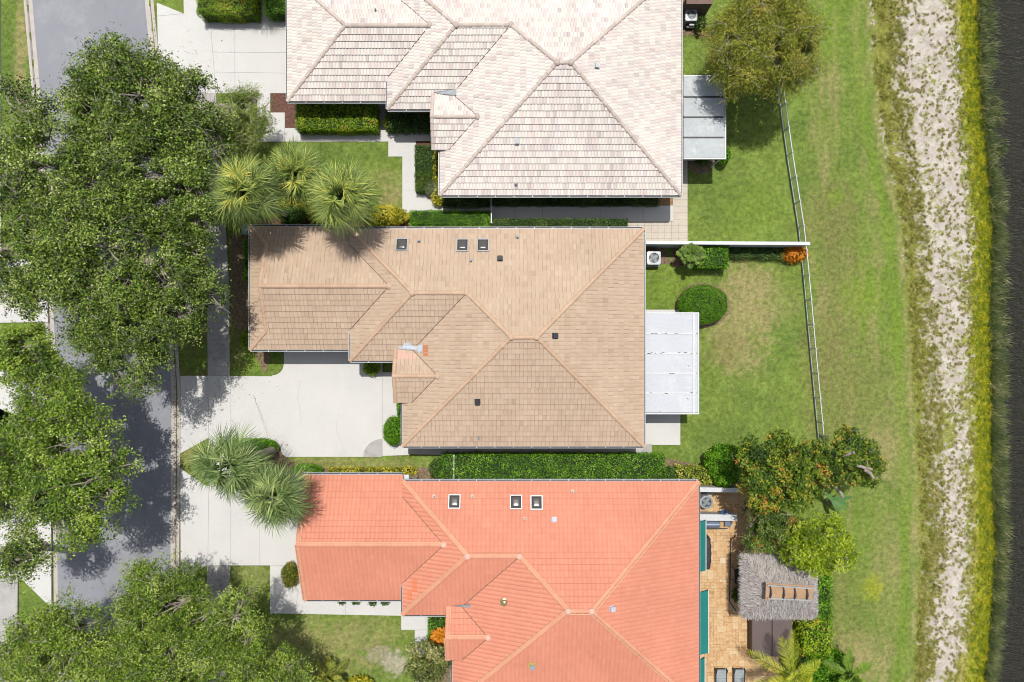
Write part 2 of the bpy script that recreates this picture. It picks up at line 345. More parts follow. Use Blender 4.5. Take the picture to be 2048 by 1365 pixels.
quads = np.stack([q0, q0 + 1, q0 + nx + 1, q0 + nx], 1)
g.add(np.stack([X.ravel(), Y.ravel(), Zg.ravel()], 1), quads)
m, t, b = new('lawn_and_sand')
a = t.nodes.new("ShaderNodeAttribute"); a.attribute_name = "gcol"
a2 = t.nodes.new("ShaderNodeAttribute"); a2.attribute_name = "sand"
fine = noise(t, 3.6, 8, 0.85); fine2 = noise(t, 26, 4, 0.8); blade = noise(t, 4, 7, 0.85)
f1 = ramp(t, fine, [(0.41, (0.66, 0.7, 0.62)), (0.5, (.99, .99, .99)), (0.59, (1.38, 1.34, 1.3))])
f2 = ramp(t, fine2, [(0.4, (0.7, 0.7, 0.68)), (0.6, (1.32, 1.32, 1.28))])
cg = mixc(t, 1.0, a.outputs["Color"], f1, 'MULTIPLY'); cg = mixc(t, 1.0, cg, f2, 'MULTIPLY')
dryf = ramp(t, blade, [(0.54, (0, 0, 0)), (0.66, (0.38, 0.38, 0.38))])
cg = mixc(t, dryf, cg, S(172, 168, 110))
sm = math_(t, 'ADD', a2.outputs["Fac"], math_(t, 'MULTIPLY', math_(t, 'SUBTRACT', noise(t, 3.2, 7, 0.78), 0.5), 5.0))
smr = ramp(t, sm, [(0.35, (0, 0, 0)), (0.8, (1, 1, 1))])
smr = mixc(t, ramp(t, a2.outputs["Fac"], [(0.02, (0, 0, 0)), (0.12, (1, 1, 1))]), (0, 0, 0, 1), smr)
sc_ = mixc(t, ramp(t, noise(t, 1.1, 6, .7), [(0.4, (0, 0, 0)), (0.62, (1, 1, 1))]), S(230, 222, 212), S(200, 190, 178))
sc_ = mixc(t, 1.0, sc_, ramp(t, noise(t, 14, 4, .7), [(0.3, (.75, .73, .7)), (0.6, (1.08, 1.08, 1.08))]), 'MULTIPLY')
cf = mixc(t, smr, cg, sc_)
t.links.new(cf, b.inputs["Base Color"]); b.inputs["Roughness"].default_value = 0.95; b.inputs["Specular IOR Level"].default_value = 0.1
bump(t, fine, 0.7, 0.05, b)
M['ground'] = m
go = struct(g, 'ground', m, 'mown lawns of several lots running down to a sandy pond bank')
at = go.data.attributes.new("gcol", 'FLOAT_COLOR', 'POINT')
at.data.foreach_set("color", np.concatenate([np.clip(C, 0, 1), np.ones(X.shape + (1,))], -1).astype(np.float32).ravel())
at = go.data.attributes.new("sand", 'FLOAT', 'POINT'); at.data.foreach_set("value", sand.astype(np.float32).ravel())
# water
m, t, b = new('pond_water'); b.inputs["Base Color"].default_value = (0.022, 0.019, 0.014, 1); b.inputs["Roughness"].default_value = 0.25; b.inputs["IOR"].default_value = 1.33
tc = t.nodes.new("ShaderNodeTexCoord"); wv = t.nodes.new("ShaderNodeTexWave"); wv.wave_type = 'BANDS'; wv.bands_direction = 'Y'
wv.inputs["Scale"].default_value = 2.2; wv.inputs["Distortion"].default_value = 9; wv.inputs["Detail"].default_value = 3; wv.inputs["Detail Scale"].default_value = 2.2
mp = t.nodes.new("ShaderNodeMapping"); mp.inputs[2].default_value = (0, 0, 0.25); t.links.new(tc.outputs["Object"], mp.inputs[0]); t.links.new(mp.outputs[0], wv.inputs[0])
hh = math_(t, 'ADD', wv.outputs["Fac"], noise(t, 5, 4)); bump(t, hh, 0.6, 0.05, b)
cw = mixc(t, ramp(t, hh, [(0.6, (0, 0, 0)), (1.4, (1, 1, 1))]), (0.004, 0.004, 0.002, 1), (0.019, 0.018, 0.010, 1)); t.links.new(cw, b.inputs["Base Color"])
M['water'] = m
wmb = MB(); wmb.add([(29.8, -300, -0.42), (320, -300, -0.42), (320, 300, -0.42), (29.8, 300, -0.42)], [(0, 1, 2, 3)])
struct(wmb, 'pond_water', m, 'dark rippled pond water along the right edge')

# ---------------------------------------------------------------- road, kerbs, slabs
def strip(fa, fb, z0, z1, ys, name, mats, off0=0, off1=0, label=None):
    mb = MB(); v = []
    for py in ys:
        v.append(P(band(py, fa) + off0, py)[:2] + (z0,)); v.append(P(band(py, fb) + off1, py)[:2] + (z1,))
    f = [(2 * i, 2 * i + 2, 2 * i + 3, 2 * i + 1) for i in range(len(ys) - 1)]
    mb.add(v, f); return mb
ys = list(np.linspace(-420, 1800, 61))
struct(strip(RL, RR, -0.08, -0.08, ys, 'road', None), 'road', M['asphalt'], 'worn pale grey asphalt street')
for nm, e, s_ in (('kerb_gutter_left', RL, -1), ('kerb_gutter_right', RR, 1)):
    mb = MB(); prof = [(-1, -0.076), (5, -0.078), (8.5, -0.06), (10, -0.075), (12, 0.02), (18, 0.035), (18.2, -0.1)]
    if s_ < 0: prof = [(q[0] * .8, q[1]) for q in prof]
    pl = [[P(band(py, e) + s_ * o, py)[:2] + (z,) for o, z in prof] for py in ys]
    n = len(prof); v = [p for r in pl for p in r]
    for i in range(len(ys) - 1):
        pass
    f = [(i * n + k, (i + 1) * n + k, (i + 1) * n + k + 1, i * n + k + 1) for i in range(len(ys) - 1) for k in range(n - 1)]
    if s_ > 0: f = [q[::-1] for q in f]
    mi = [1 if k in (2,) else 0 for i in range(len(ys) - 1) for k in range(n - 1)]
    mb.add(v, f); mb.mi[-1] = np.array(mi)
    struct(mb, nm, [M['gutter_stone'], M['stain']], 'pale concrete valley gutter with a grimy flow line')
_dz = [0.02]
def slab(name, poly, label=None, mat='concrete', joints=(), z=None, th=0.1, jw=0.016):
    """concrete sheet from photo pixels at ground level, with control joints sunk as dark lines"""
    if z is None: _dz[0] += 0.0045; z = _dz[0]
    mb = MB(); mb.prism([P(*q)[:2] for q in poly], z - th, z, mi=0)
    for (x0, y0, x1, y1) in joints:
        a = P(x0, y0); c = P(x1, y1); mb.bar((a[0], a[1], z + 0.0005), (c[0], c[1], z + 0.0005), jw, 0.006, mi=1)
    return struct(mb, name, [M[mat], M['joint']], label)
def arc(cx, cy, r, a0, a1, n=8, ry=None):
    ry = ry or r
    return [(cx + r * math.cos(math.radians(a0 + (a1 - a0) * i / n)), cy - ry * math.sin(math.radians(a0 + (a1 - a0) * i / n))) for i in range(n + 1)]
slab('driveway', [(314, 6), (368, 28), (366, -60), (600, -60), (600, 187), (386, 187), (372, 192), (362, 214), (325, 240), (318, 150)], 'pale concrete driveway of the pale roofed house',
     joints=[(418, 0, 432, 187), (432, 145, 575, 147), (425, 105, 575, 106), (368, 28, 314, 33), (415, 30, 420, 32), (470, 30, 470, 187), (520, 60, 575, 60)])
slab('driveway', [(361, 752), (545, 753)] + arc(545, 728, 23, 270, 360, 6) + [(568, 680), (720, 680), (720, 725), (765, 725), (765, 914), (572, 914)] +
     arc(525, 914, 40, 8, 90, 7, 37) + [(418, 876), (361, 907)], 'wide pale concrete driveway of the tan roofed house',
     joints=[(361, 752, 361, 907), (416, 753, 418, 875), (462, 753, 462, 876), (462, 840, 535, 915), (507, 790, 545, 900), (345, 828, 361, 828)])
slab('driveway', [(361, 937), (412, 972), (440, 975), (520, 985), (612, 945), (640, 945), (640, 1131), (462, 1131), (415, 1131), (362, 1160)], 'pale concrete driveway of the coral roofed house',
     joints=[(418, 975, 416, 1131), (462, 990, 462, 1131), (361, 937, 361, 1160), (415, 1131, 541, 1131), (520, 985, 520, 1131)])
slab('sidewalk', [(388, 187), (432, 187), (438, 260), (452, 450), (458, 560), (460, 752), (416, 752), (414, 560), (404, 380), (396, 260)], 'concrete footway between street trees and houses',
     joints=[(402, 340, 446, 342), (407, 458, 452, 458), (412, 522, 456, 522), (415, 600, 459, 600), (415, 680, 460, 680)], mat='concrete_old')
slab('sidewalk', [(418, 876), (462, 877), (462, 990), (419, 975)], 'footway slab under the leaning palm')
slab('sidewalk', [(415, 1131), (461, 1131), (459, 1195), (456, 1400), (412, 1400)], 'concrete footway below the coral house driveway', joints=[(415, 1195, 459, 1195), (414, 1260, 458, 1260)], mat='concrete_old')
slab('walkway', [(515, 187), (541, 187), (541, 226), (570, 226), (570, 257), (777, 257), (777, 284), (515, 284)], 'concrete front walk of the pale roofed house', joints=[(515, 228, 541, 228), (570, 257, 570, 284), (650, 257, 650, 284), (734, 257, 734, 284)])
slab('walkway', [(750, 200), (777, 200), (777, 258), (750, 258)], 'short walk beside the clipped hedge', mat='concrete_old')
slab('walkway', [(777, 257), (870, 257), (870, 283), (832, 283), (832, 314), (777, 314)], 'entry landing slab of the pale roofed house', joints=[(777, 283, 832, 283), (834, 257, 834, 283)])
slab('walkway', [(805, 314), (831, 314), (831, 372), (880, 412), (1346, 412), (1346, 443), (983, 443), (983, 424), (830, 424), (805, 428)], 'narrow concrete side walk of the pale roofed house',
     joints=[(805, 381, 831, 381), (888, 412, 888, 424), (1029, 412, 1029, 443), (1085, 412, 1085, 443), (1200, 412, 1200, 443), (1286, 412, 1286, 443)])
# cream paving stones
mb = MB(); mb.prism([P(*q)[:2] for q in [(1344, 322), (1375, 322), (1375, 483), (1255, 483), (1255, 443), (1344, 443)]], -0.05, 0.014)
for k in range(1, 13): mb.bar(P(1344, 322 + k * 13.0)[:2] + (0.0145,), P(1375, 322 + k * 13.0)[:2] + (0.0145,), 0.016, 0.004, mi=1)
for k in range(8): mb.bar(P(1262 + k * 13.5, 443)[:2] + (0.0145,), P(1262 + k * 13.5, 483)[:2] + (0.0145,), 0.016, 0.0045, mi=1)
for k in range(3): mb.bar(P(1255, 452 + k * 13)[:2] + (0.0145,), P(1344, 452 + k * 13)[:2] + (0.0145,), 0.016, 0.004, mi=1)
M['cream'] = rough_mat('cream_pavers', S(232, 222, 204), S(222, 208, 188), 1.5, 20, 0.85, 0.1)
struct(mb, 'paving', [M['cream'], M['joint']], 'square cream paving beside the pale roofed house')
slab('walkway', [(765, 745), (825, 745), (825, 895), (820, 910), (765, 912)], 'front walk strip of the tan roofed house', joints=[(765, 745, 765, 912), (765, 878, 805, 878)])
slab('walkway', [(818, 888), (1303, 888), (1303, 915), (1265, 915), (910, 911), (818, 908)], 'side walk along the tan roofed house', joints=[(930, 890, 930, 913), (1097, 890, 1097, 914), (1010, 890, 1010, 914)], mat='concrete_old')
slab('walkway', [(1280, 820), (1303, 820), (1303, 888), (1280, 888)], 'narrow slab at the corner of the tan roofed house')
slab('patio', [(1280, 620), (1375, 620), (1375, 827), (1360, 827), (1360, 890), (1303, 890), (1303, 822), (1280, 822)], 'rear patio slab of the tan roofed house', joints=[(1303, 828, 1360, 828)])
slab('patio', [(1345, 165), (1425, 165), (1425, 322), (1345, 322)], 'rear patio slab of the pale roofed house')
slab('walkway', [(541, 1131), (650, 1131), (650, 1190), (810, 1190), (810, 1231), (541, 1226)], 'concrete walk at the front of the coral roofed house', joints=[(692, 1200, 692, 1230), (560, 1131, 630, 1131), (598, 1180, 590, 1227)])
slab('walkway', [(803, 1229), (880, 1229), (880, 1245), (858, 1260), (858, 1400), (830, 1400), (830, 1259), (803, 1259)], 'entry walk of the coral roofed house', joints=[(830, 1259, 858, 1259), (852, 1229, 852, 1259)])
slab('worn_slab', arc(765, 914, 38, 90, 180, 8, 36) + [(765, 914)], 'grey worn quarter circle of old concrete', mat='concrete_old')
slab('far_driveway', [(-200, 520), (95, 520), (98, 645), (90, 645), (-200, 648)], 'concrete driveway across the street')
slab('far_driveway', [(-200, 730), (100, 730), (101, 1040), (36, 1040), (36, 1180), (101, 1180), (-200, 1182)][:3] + [(101, 860), (-200, 866)], 'second concrete driveway across the street')
slab('far_driveway', [(-200, 1040), (104, 960), (105, 1215), (38, 1150), (-200, 1162)], 'third concrete driveway across the street', joints=[(38, 1000, 38, 1150)])
slab('far_sidewalk', [(-45, -100), (1, -100), (3, 300), (5, 520), (-42, 520)], 'footway across the street')
slab('far_sidewalk', [(-12, 1160), (38, 1150), (36, 1450), (-14, 1450)], 'footway across the street below the driveways', mat='concrete_old')
def bed(name, poly, label, mat='mulch'):
    _dz[0] += 0.0
    mb = MB(); bed.k += 1; z = 0.012 + 0.0042 * (bed.k % 3)
    mb.prism([P(*q)[:2] for q in poly], -0.06, z); return struct(mb, name, M[mat], label)
bed.k = 0
bed('mulch_bed', [(541.5, 187.5), (600, 187.5), (600, 205), (752, 205), (752, 256.5), (570.5, 256.5), (570.5, 225.5), (541.5, 225.5)], 'red brown mulch bed in front of the pale roofed house')
bed('mulch_bed', [(777.5, 210), (866, 210), (866, 256.5), (777.5, 256.5)], 'mulch bed beneath the entry shrubs')
bed('mulch_bed', [(831.5, 283.5), (884, 283.5), (884, 398), (885, 411), (870, 404), (831.5, 371)], 'red mulch bed under the croton strip')
bed('mulch_bed', [(884, 385), (1346, 385), (1346, 411.5), (884, 411.5)], 'dark bed along the pale roofed house', 'mulch_brown')
bed('gravel_bed', [(1317, 380), (1345.5, 380), (1345.5, 414), (1317, 414)][:2] + [(1345.5, 411.7), (1317, 411.7)], 'small square gravel bed', 'gravel')
bed('gravel_bed', [(1240, 441), (1290, 441), (1290, 470), (1240, 470)], 'tan gravel strip at the hedge end', 'gravel')
bed('mulch_bed', [(500, 452), (520, 440), (600, 424), (700, 418), (740, 425), (806, 436), (830, 447), (990, 447), (990, 470), (500, 470)], 'mulch bed beneath the three palms', 'mulch')
bed('mulch_bed', [(462, 470), (540, 470), (540, 720), (530, 750), (505, 700), (462, 640)], 'leafy brown strip beside the tan roofed house', 'mulch_brown')
bed('mulch_bed', [(728, 722), (765, 722), (765, 752), (742, 752), (728, 740)], 'small mulch pocket by the front door', 'mulch_brown')
bed('mulch_bed', [(790, 800), (815, 800), (815, 892), (776, 888), (776, 840), (793, 836)], 'narrow bed left of the tan roofed house', 'mulch_brown')
bed('mulch_bed', arc(524, 916, 47, 5, 95, 8, 38) + [(490, 905), (500, 950), (560, 955), (620, 958), (850, 958), (870, 945), (820, 938), (650, 936), (590, 930)], 'brown mulch around the leaning palm', 'mulch_brown')
bed('mulch_bed', [(835, 936), (885, 934), (1330, 916), (1420, 935), (1420, 980), (835, 965)], 'earth bed beneath the long hedge', 'mulch_brown')
bed('mulch_bed', [(1288, 497), (1330, 497), (1345, 528), (1288, 530)], 'brown ground around the air conditioner', 'mulch_brown')
bed('mulch_bed', [(1345, 494), (1600, 494), (1598, 517), (1500, 519), (1345, 535)], 'planting bed along the white wall', 'mulch_brown')
bed('mulch_bed', [(1355, -10), (1425, -10), (1400, 60), (1400, 70), (1370, 72), (1355, 72)], 'brown mulch around the upper air conditioner', 'mulch_brown')
bed('mulch_bed', [(1375, 318)] + arc(1402, 322, 28, 180, 360, 8) + [(1430, 318)], 'rounded mulch bed beneath the patio corner', 'mulch_brown')
bed('mulch_bed', [(858.5, 1229), (920, 1229), (920, 1400), (858.5, 1400)], 'bed between entry walk and coral house', 'mulch_brown')
bed('dry_ring', arc(1405, 611, 55, 0, 350, 24, 45), 'pale dry ring of soil around the round shrub', 'mulch_brown')

# travertine patio
def paver_mat():
    m, t, b = new('travertine_pavers'); a = attr(t)
    c = ramp(t, a[0], [(0, S(196, 140, 84)), (0.3, S(214, 164, 104)), (0.55, S(226, 182, 124)), (0.8, S(236, 204, 156)), (1, S(240, 222, 186))])
    c = mixc(t, ramp(t, noise(t, 4, 8, .85), [(0.44, (0, 0, 0)), (0.6, (.8, .8, .8))]), c, S(242, 212, 166))
    c = mixc(t, ramp(t, noise(t, 7, 8, .85), [(0.5, (0, 0, 0)), (0.64, (.7, .7, .7))]), c, S(196, 136, 80))
    t.links.new(c, b.inputs["Base Color"]); b.inputs["Roughness"].default_value = 0.7; return m
M['paver'] = paver_mat(); M['paver_joint'] = rough_mat('sandy_joint', S(176, 132, 88), S(160, 118, 78), 3, 10, 0.9, 0)
mb = MB(); x0, y1 = P(1340, 965)[:2]; x1, y0 = P(1560, 1420)[:2]
mb.box(x0, x1, y0, y1, -0.06, 0.012, mi=1); u = 0.2
nx_, ny_ = int((x1 - x0) / u), int((y1 - y0) / u); occ = np.zeros((nx_, ny_), bool)
for i in range(nx_):
    for j in range(ny_):
        if occ[i, j]: continue
        w_, h_ = rnd.choice([(1, 1), (2, 1), (1, 2), (2, 2), (3, 2), (2, 3), (2, 2)])
        while i + w_ > nx_ or occ[i:i + w_, j].any(): w_ -= 1
        while j + h_ > ny_ or occ[i:i + w_, j:j + h_].any(): h_ -= 1
        occ[i:i + w_, j:j + h_] = True
        g_ = 0.006; xa, ya = x0 + i * u + g_, y0 + j * u + g_
        mb.box(xa, xa + w_ * u - 2 * g_, ya, ya + h_ * u - 2 * g_, 0.0, 0.02 + rnd.random() * .002, tv=(min(1, max(0, rnd.gauss(.5, .2))), 0, 0))
struct(mb, 'patio_paving', [M['paver'], M['paver_joint']], 'golden travertine patio behind the coral roofed house')
mb = MB(); pts = [P(1470, 1072), P(1461, 1080), P(1459, 1204), P(1472, 1222)]
for a_, c_ in zip(pts, pts[1:]): mb.bar((a_[0], a_[1], .024), (c_[0], c_[1], .024), 0.07, 0.012)
struct(mb, 'slot_drain', M['drain' if 0 else 'dark'], 'dark slot drain line across the patio')

# ---------------------------------------------------------------- foliage
def leaves(mb, C, size, aspect=0.5, up=0.7, tint=None, N=None, rng=R, T=None, jit=0.35, mi=0):
    n = len(C)
    if n == 0: return
    nr = rng.normal(size=(n, 3)) * (1 - up) + (np.array((0, 0, 1.0)) if N is None else N) * up
    nr /= np.linalg.norm(nr, axis=1)[:, None] + 1e-9
    tt = rng.normal(size=(n, 3)) if T is None else T + rng.normal(size=(n, 3)) * jit
    tt -= (tt * nr).sum(1)[:, None] * nr; tt /= np.linalg.norm(tt, axis=1)[:, None] + 1e-9
    bb = np.cross(nr, tt); s = (size * (0.65 + 0.7 * rng.random(n)))[:, None]
    L_, W_ = tt * s * 0.5, bb * s * 0.5 * aspect
    v = np.stack([C - L_, C - L_ * .1 + W_, C + L_, C - L_ * .1 - W_], 1).reshape(-1, 3)
    f = np.arange(4 * n).reshape(n, 4)
    ti = rng.random(n) if tint is None else np.clip(tint, 0, 1)
    mb.add(v, f, np.stack([ti, rng.random(n), np.zeros(n)], 1), mi)

def tree(name, label, px, py, zc, r, h, mat, group=None, base=None, clumps=170, per=170, lsize=0.13, aspect=0.55, crad=0.75,
         lobes=0.2, sparse=0.25, ell=1.0, cvar=.17, gap=.36, spray=.32, cat='tree', droop=0.0, bark='bark', seed=0, hang=None, up=0.66, twigs=True, tr=0.22, hollow=0.0):
    rg_ = np.random.default_rng(seed + int(px * 7 + py))
    clumps = int(clumps * 1.35); crad *= .86
    cx, cy, _ = P(px, py, zc)
    gx_, gy_ = px_of(cx, cy, 0)
    bx, by = P(px + .35 * (gx_ - px), py + .35 * (gy_ - py))[:2] if base is None else P(*base)[:2]
    bz = float(gz(np.array([bx]), np.array([by]))[0])
    root = thing(name, (bx, by, bz), label, cat, group)
    ph = rg_.random(4) * 6.28
    th = rg_.random(clumps) * 2 * math.pi
    Rr = 1 + lobes * np.sin(3 * th + ph[0]) + lobes * .6 * np.sin(5 * th + ph[1]) + lobes * .45 * np.sin(9 * th + ph[2])
    rr = np.sqrt(rg_.random(clumps)) * Rr * 0.92
    rr = np.maximum(rr, hollow * rg_.random(clumps))
    lvl = rg_.random(clumps) ** 0.6
    zz = zc + h * (np.sqrt(np.clip(1 - (rr / 1.25) ** 2, 0.02, 1)) * (0.25 + 0.75 * lvl) - 0.55) + rg_.normal(size=clumps) * .25
    CC = np.stack([cx + r * rr * np.cos(th), cy + r * ell * rr * np.sin(th), zz], 1)
    cr = crad * (0.55 + 0.8 * rg_.random(clumps)); ct = rg_.normal(size=clumps) * cvar
    edge_ = rr > 0.82
    nl = (per * 1.25 * (cr / crad) ** 1.6 * (1 - sparse * rg_.random(clumps)) * np.where(edge_, 0.75, 1.0)).astype(int)
    nl = np.maximum(nl, 12)
    idx = np.repeat(np.arange(clumps), nl); n = len(idx)
    d = rg_.normal(size=(n, 3)); d /= np.linalg.norm(d, axis=1)[:, None]; d *= (rg_.random(n) ** 0.3)[:, None]
    d[:, 2] = np.abs(d[:, 2]) * .8 - .2
    # twiggy sprays: a share of leaves strung outward along random rays of their clump
    ns = 9; ray = rg_.normal(size=(clumps, ns, 3)); ray[:, :, 2] = ray[:, :, 2] * .35 + .1
    ray /= np.linalg.norm(ray, axis=2)[:, :, None]
    pick = rg_.random(n) < spray; rk = rg_.integers(0, ns, n); tq = 0.35 + 1.0 * rg_.random(n)
    sp = ray[idx, rk] * tq[:, None] + rg_.normal(size=(n, 3)) * 0.10
    off = np.where(pick[:, None], sp, d) * cr[idx][:, None]
    off[:, 2] -= droop * (off[:, 0] ** 2 + off[:, 1] ** 2)
    pos = CC[idx] + off
    fg = fbm(pos[:, 0] * 1.25 + 40, pos[:, 1] * 1.25 + 40, 13, 4)
    kp = fg > gap
    pos, off, idx, d, pick = pos[kp], off[kp], idx[kp], d[kp], pick[kp]; n = len(pos)
    tint = 0.47 + 1.15 * ct[idx] + rg_.normal(size=n) * 0.2
    nn_ = off / (np.linalg.norm(off, axis=1)[:, None] + 1e-6) * .75 + np.array((0, 0, .7)); nn_ /= np.linalg.norm(nn_, axis=1)[:, None]
    crown = MB()
    T_ = None
    if hang is not None:
        T_ = np.stack([off[:, 0], off[:, 1], -np.full(n, hang) * cr[idx]], 1); T_ /= np.linalg.norm(T_, axis=1)[:, None] + 1e-9
    leaves(crown, pos, lsize, aspect, up, tint, rng=rg_, T=T_, N=nn_)
    crown.build('crown', mat, root)
    tk = MB(); zf = bz + (zc - h * .55 - bz) * 0.62
    fork = np.array((bx + (cx - bx) * .5, by + (cy - by) * .5, zf))
    tk.tube([(bx, by, bz - .1), (bx + rg_.normal() * .06, by, bz + .5), tuple(fork)], [tr * 1.5, tr * 1.1, tr * .85], 9)
    nm = 9; mains = []
    for k in range(nm):
        a_ = 2 * math.pi * (k + rg_.random() * .6) / nm; q = 0.5 + .25 * rg_.random()
        e = np.array((cx + r * q * math.cos(a_), cy + r * q * ell * math.sin(a_), zc - h * .1 + rg_.normal() * .3))
        m1 = fork * .55 + e * .45 + np.array((rg_.normal() * .25, rg_.normal() * .25, .35)); m2 = fork * .2 + e * .8 + np.array((rg_.normal() * .25, rg_.normal() * .25, .15))
        tk.tube([fork, m1, m2, e], [tr * .62, tr * .42, tr * .28, tr * .15], 6); mains += [m1, m2, e]
    mains = np.array(mains)
    tk.build('trunk', M[bark], root)
    if twigs:
        tw = MB()
        for k in range(clumps):
            if fbm(CC[k, 0] * 1.25 + 40, CC[k, 1] * 1.25 + 40, 13, 4) < gap + .04 and rg_.random() < .8: continue
            j = np.argmin(np.linalg.norm(mains - CC[k], axis=1)); md = (mains[j] + CC[k]) / 2 + rg_.normal(size=3) * .15
            tw.tube([mains[j], md, CC[k]], [.055, .04, .02], 4, cap=False)
            for s_ in range(0, ns, 3):
                tw.tube([CC[k], CC[k] + ray[k, s_] * cr[k] * 1.05], [.02, .009], 3, cap=False)
        tw.build('branches', M[bark], root)
    return root
OAK = leaf_mat('oak_leaf', [(0.0, S(26, 42, 14)), (0.35, S(68, 92, 26)), (0.6, S(108, 134, 42)), (0.85, S(142, 164, 66)), (1.0, S(180, 190, 120))], 0.12)
OAK2 = leaf_mat('bright_oak_leaf', [(0.0, S(58, 80, 34)), (0.35, S(88, 118, 32)), (0.62, S(122, 150, 40)), (0.85, S(152, 174, 60)), (1.0, S(176, 192, 100))], 0.14)
OAK3 = leaf_mat('fine_oak_leaf', [(0.0, S(32, 52, 14)), (0.35, S(82, 112, 28)), (0.62, S(132, 160, 46)), (0.85, S(168, 190, 74)), (1.0, S(200, 212, 122))], 0.2)
WIL = leaf_mat('olive_leaf', [(0.0, S(78, 90, 26)), (0.35, S(122, 132, 40)), (0.6, S(158, 162, 54)), (0.85, S(190, 186, 80)), (1.0, S(184, 152, 84))], 0.22)
MANGO = leaf_mat('red_green_leaf', [(0.0, S(40, 62, 18)), (0.35, S(68, 96, 24)), (0.66, S(110, 134, 34)), (0.85, S(156, 158, 48)), (0.96, S(180, 146, 52)), (1.0, S(182, 112, 52))], 0.18)
LIME = leaf_mat('lime_leaf', [(0.0, S(80, 104, 20)), (0.35, S(130, 158, 26)), (0.65, S(168, 192, 38)), (1.0, S(208, 216, 84))], 0.38)
HIB = leaf_mat('mid_green_leaf', [(0.0, S(52, 76, 28)), (0.4, S(92, 120, 40)), (0.7, S(126, 150, 62)), (0.97, S(160, 176, 90)), (1.0, S(214, 90, 40))], 0.3)
MAG = leaf_mat('glossy_leaf', [(0.0, S(50, 66, 26)), (0.4, S(92, 106, 42)), (0.75, S(134, 138, 70)), (1.0, S(190, 186, 130))], 0.2)
HEDGE = leaf_mat('hedge_leaf', [(0.0, S(48, 88, 14)), (0.4, S(88, 140, 22)), (0.75, S(124, 174, 38)), (1.0, S(170, 206, 84))], 0.3)
HEDGEY = leaf_mat('yellowish_hedge_leaf', [(0.0, S(66, 100, 12)), (0.4, S(122, 160, 20)), (0.75, S(166, 192, 40)), (0.94, S(206, 212, 86)), (1.0, S(220, 130, 50))], 0.3)
HEDGED = leaf_mat('dark_hedge_leaf', [(0.0, S(36, 62, 20)), (0.4, S(66, 98, 34)), (0.75, S(98, 128, 52)), (1.0, S(140, 160, 84))], 0.25)
CROT = leaf_mat('yellow_croton_leaf', [(0.0, S(96, 110, 24)), (0.35, S(170, 168, 36)), (0.65, S(222, 206, 60)), (1.0, S(240, 232, 130))], 0.3)
ORCR = leaf_mat('orange_croton_leaf', [(0.0, S(84, 76, 24)), (0.3, S(206, 130, 30)), (0.65, S(240, 164, 50)), (1.0, S(206, 70, 36))], 0.3)
GREY = leaf_mat('grey_green_leaf', [(0.0, S(86, 96, 72)), (0.5, S(134, 142, 112)), (1.0, S(184, 188, 160))], 0.2)
PALM = leaf_mat('fan_palm_leaf', [(0.0, S(62, 80, 32)), (0.35, S(110, 130, 56)), (0.65, S(156, 172, 86)), (0.9, S(198, 202, 98)), (1.0, S(216, 198, 84))], 0.25)
PALM2 = leaf_mat('grey_fan_palm_leaf', [(0.0, S(62, 84, 42)), (0.4, S(110, 134, 72)), (0.75, S(162, 180, 112)), (1.0, S(204, 210, 128))], 0.25)
COCO = leaf_mat('feather_palm_leaf', [(0.0, S(84, 104, 20)), (0.4, S(144, 160, 36)), (0.75, S(196, 192, 60)), (1.0, S(226, 200, 90))], 0.35)
REEDM = leaf_mat('reed_leaf', [(0.0, S(36, 48, 22)), (0.35, S(66, 82, 38)), (0.65, S(98, 110, 60)), (0.85, S(146, 146, 96)), (1.0, S(196, 186, 140))], 0.3)
YELG = leaf_mat('yellow_green_herb', [(0.0, S(84, 104, 20)), (0.35, S(128, 144, 24)), (0.65, S(166, 168, 22)), (0.85, S(186, 180, 24)), (1.0, S(204, 190, 60))], 0.3)
WEED = leaf_mat('weed_leaf', [(0.0, S(146, 122, 86)), (0.35, S(164, 148, 96)), (0.6, S(152, 158, 72)), (0.85, S(164, 166, 84)), (1.0, S(180, 170, 120))], 0.2)
M['core'] = rough_mat('dark_hedge_core', S(42, 58, 20), S(28, 42, 14), 6, 20, 0.95, 0.3)

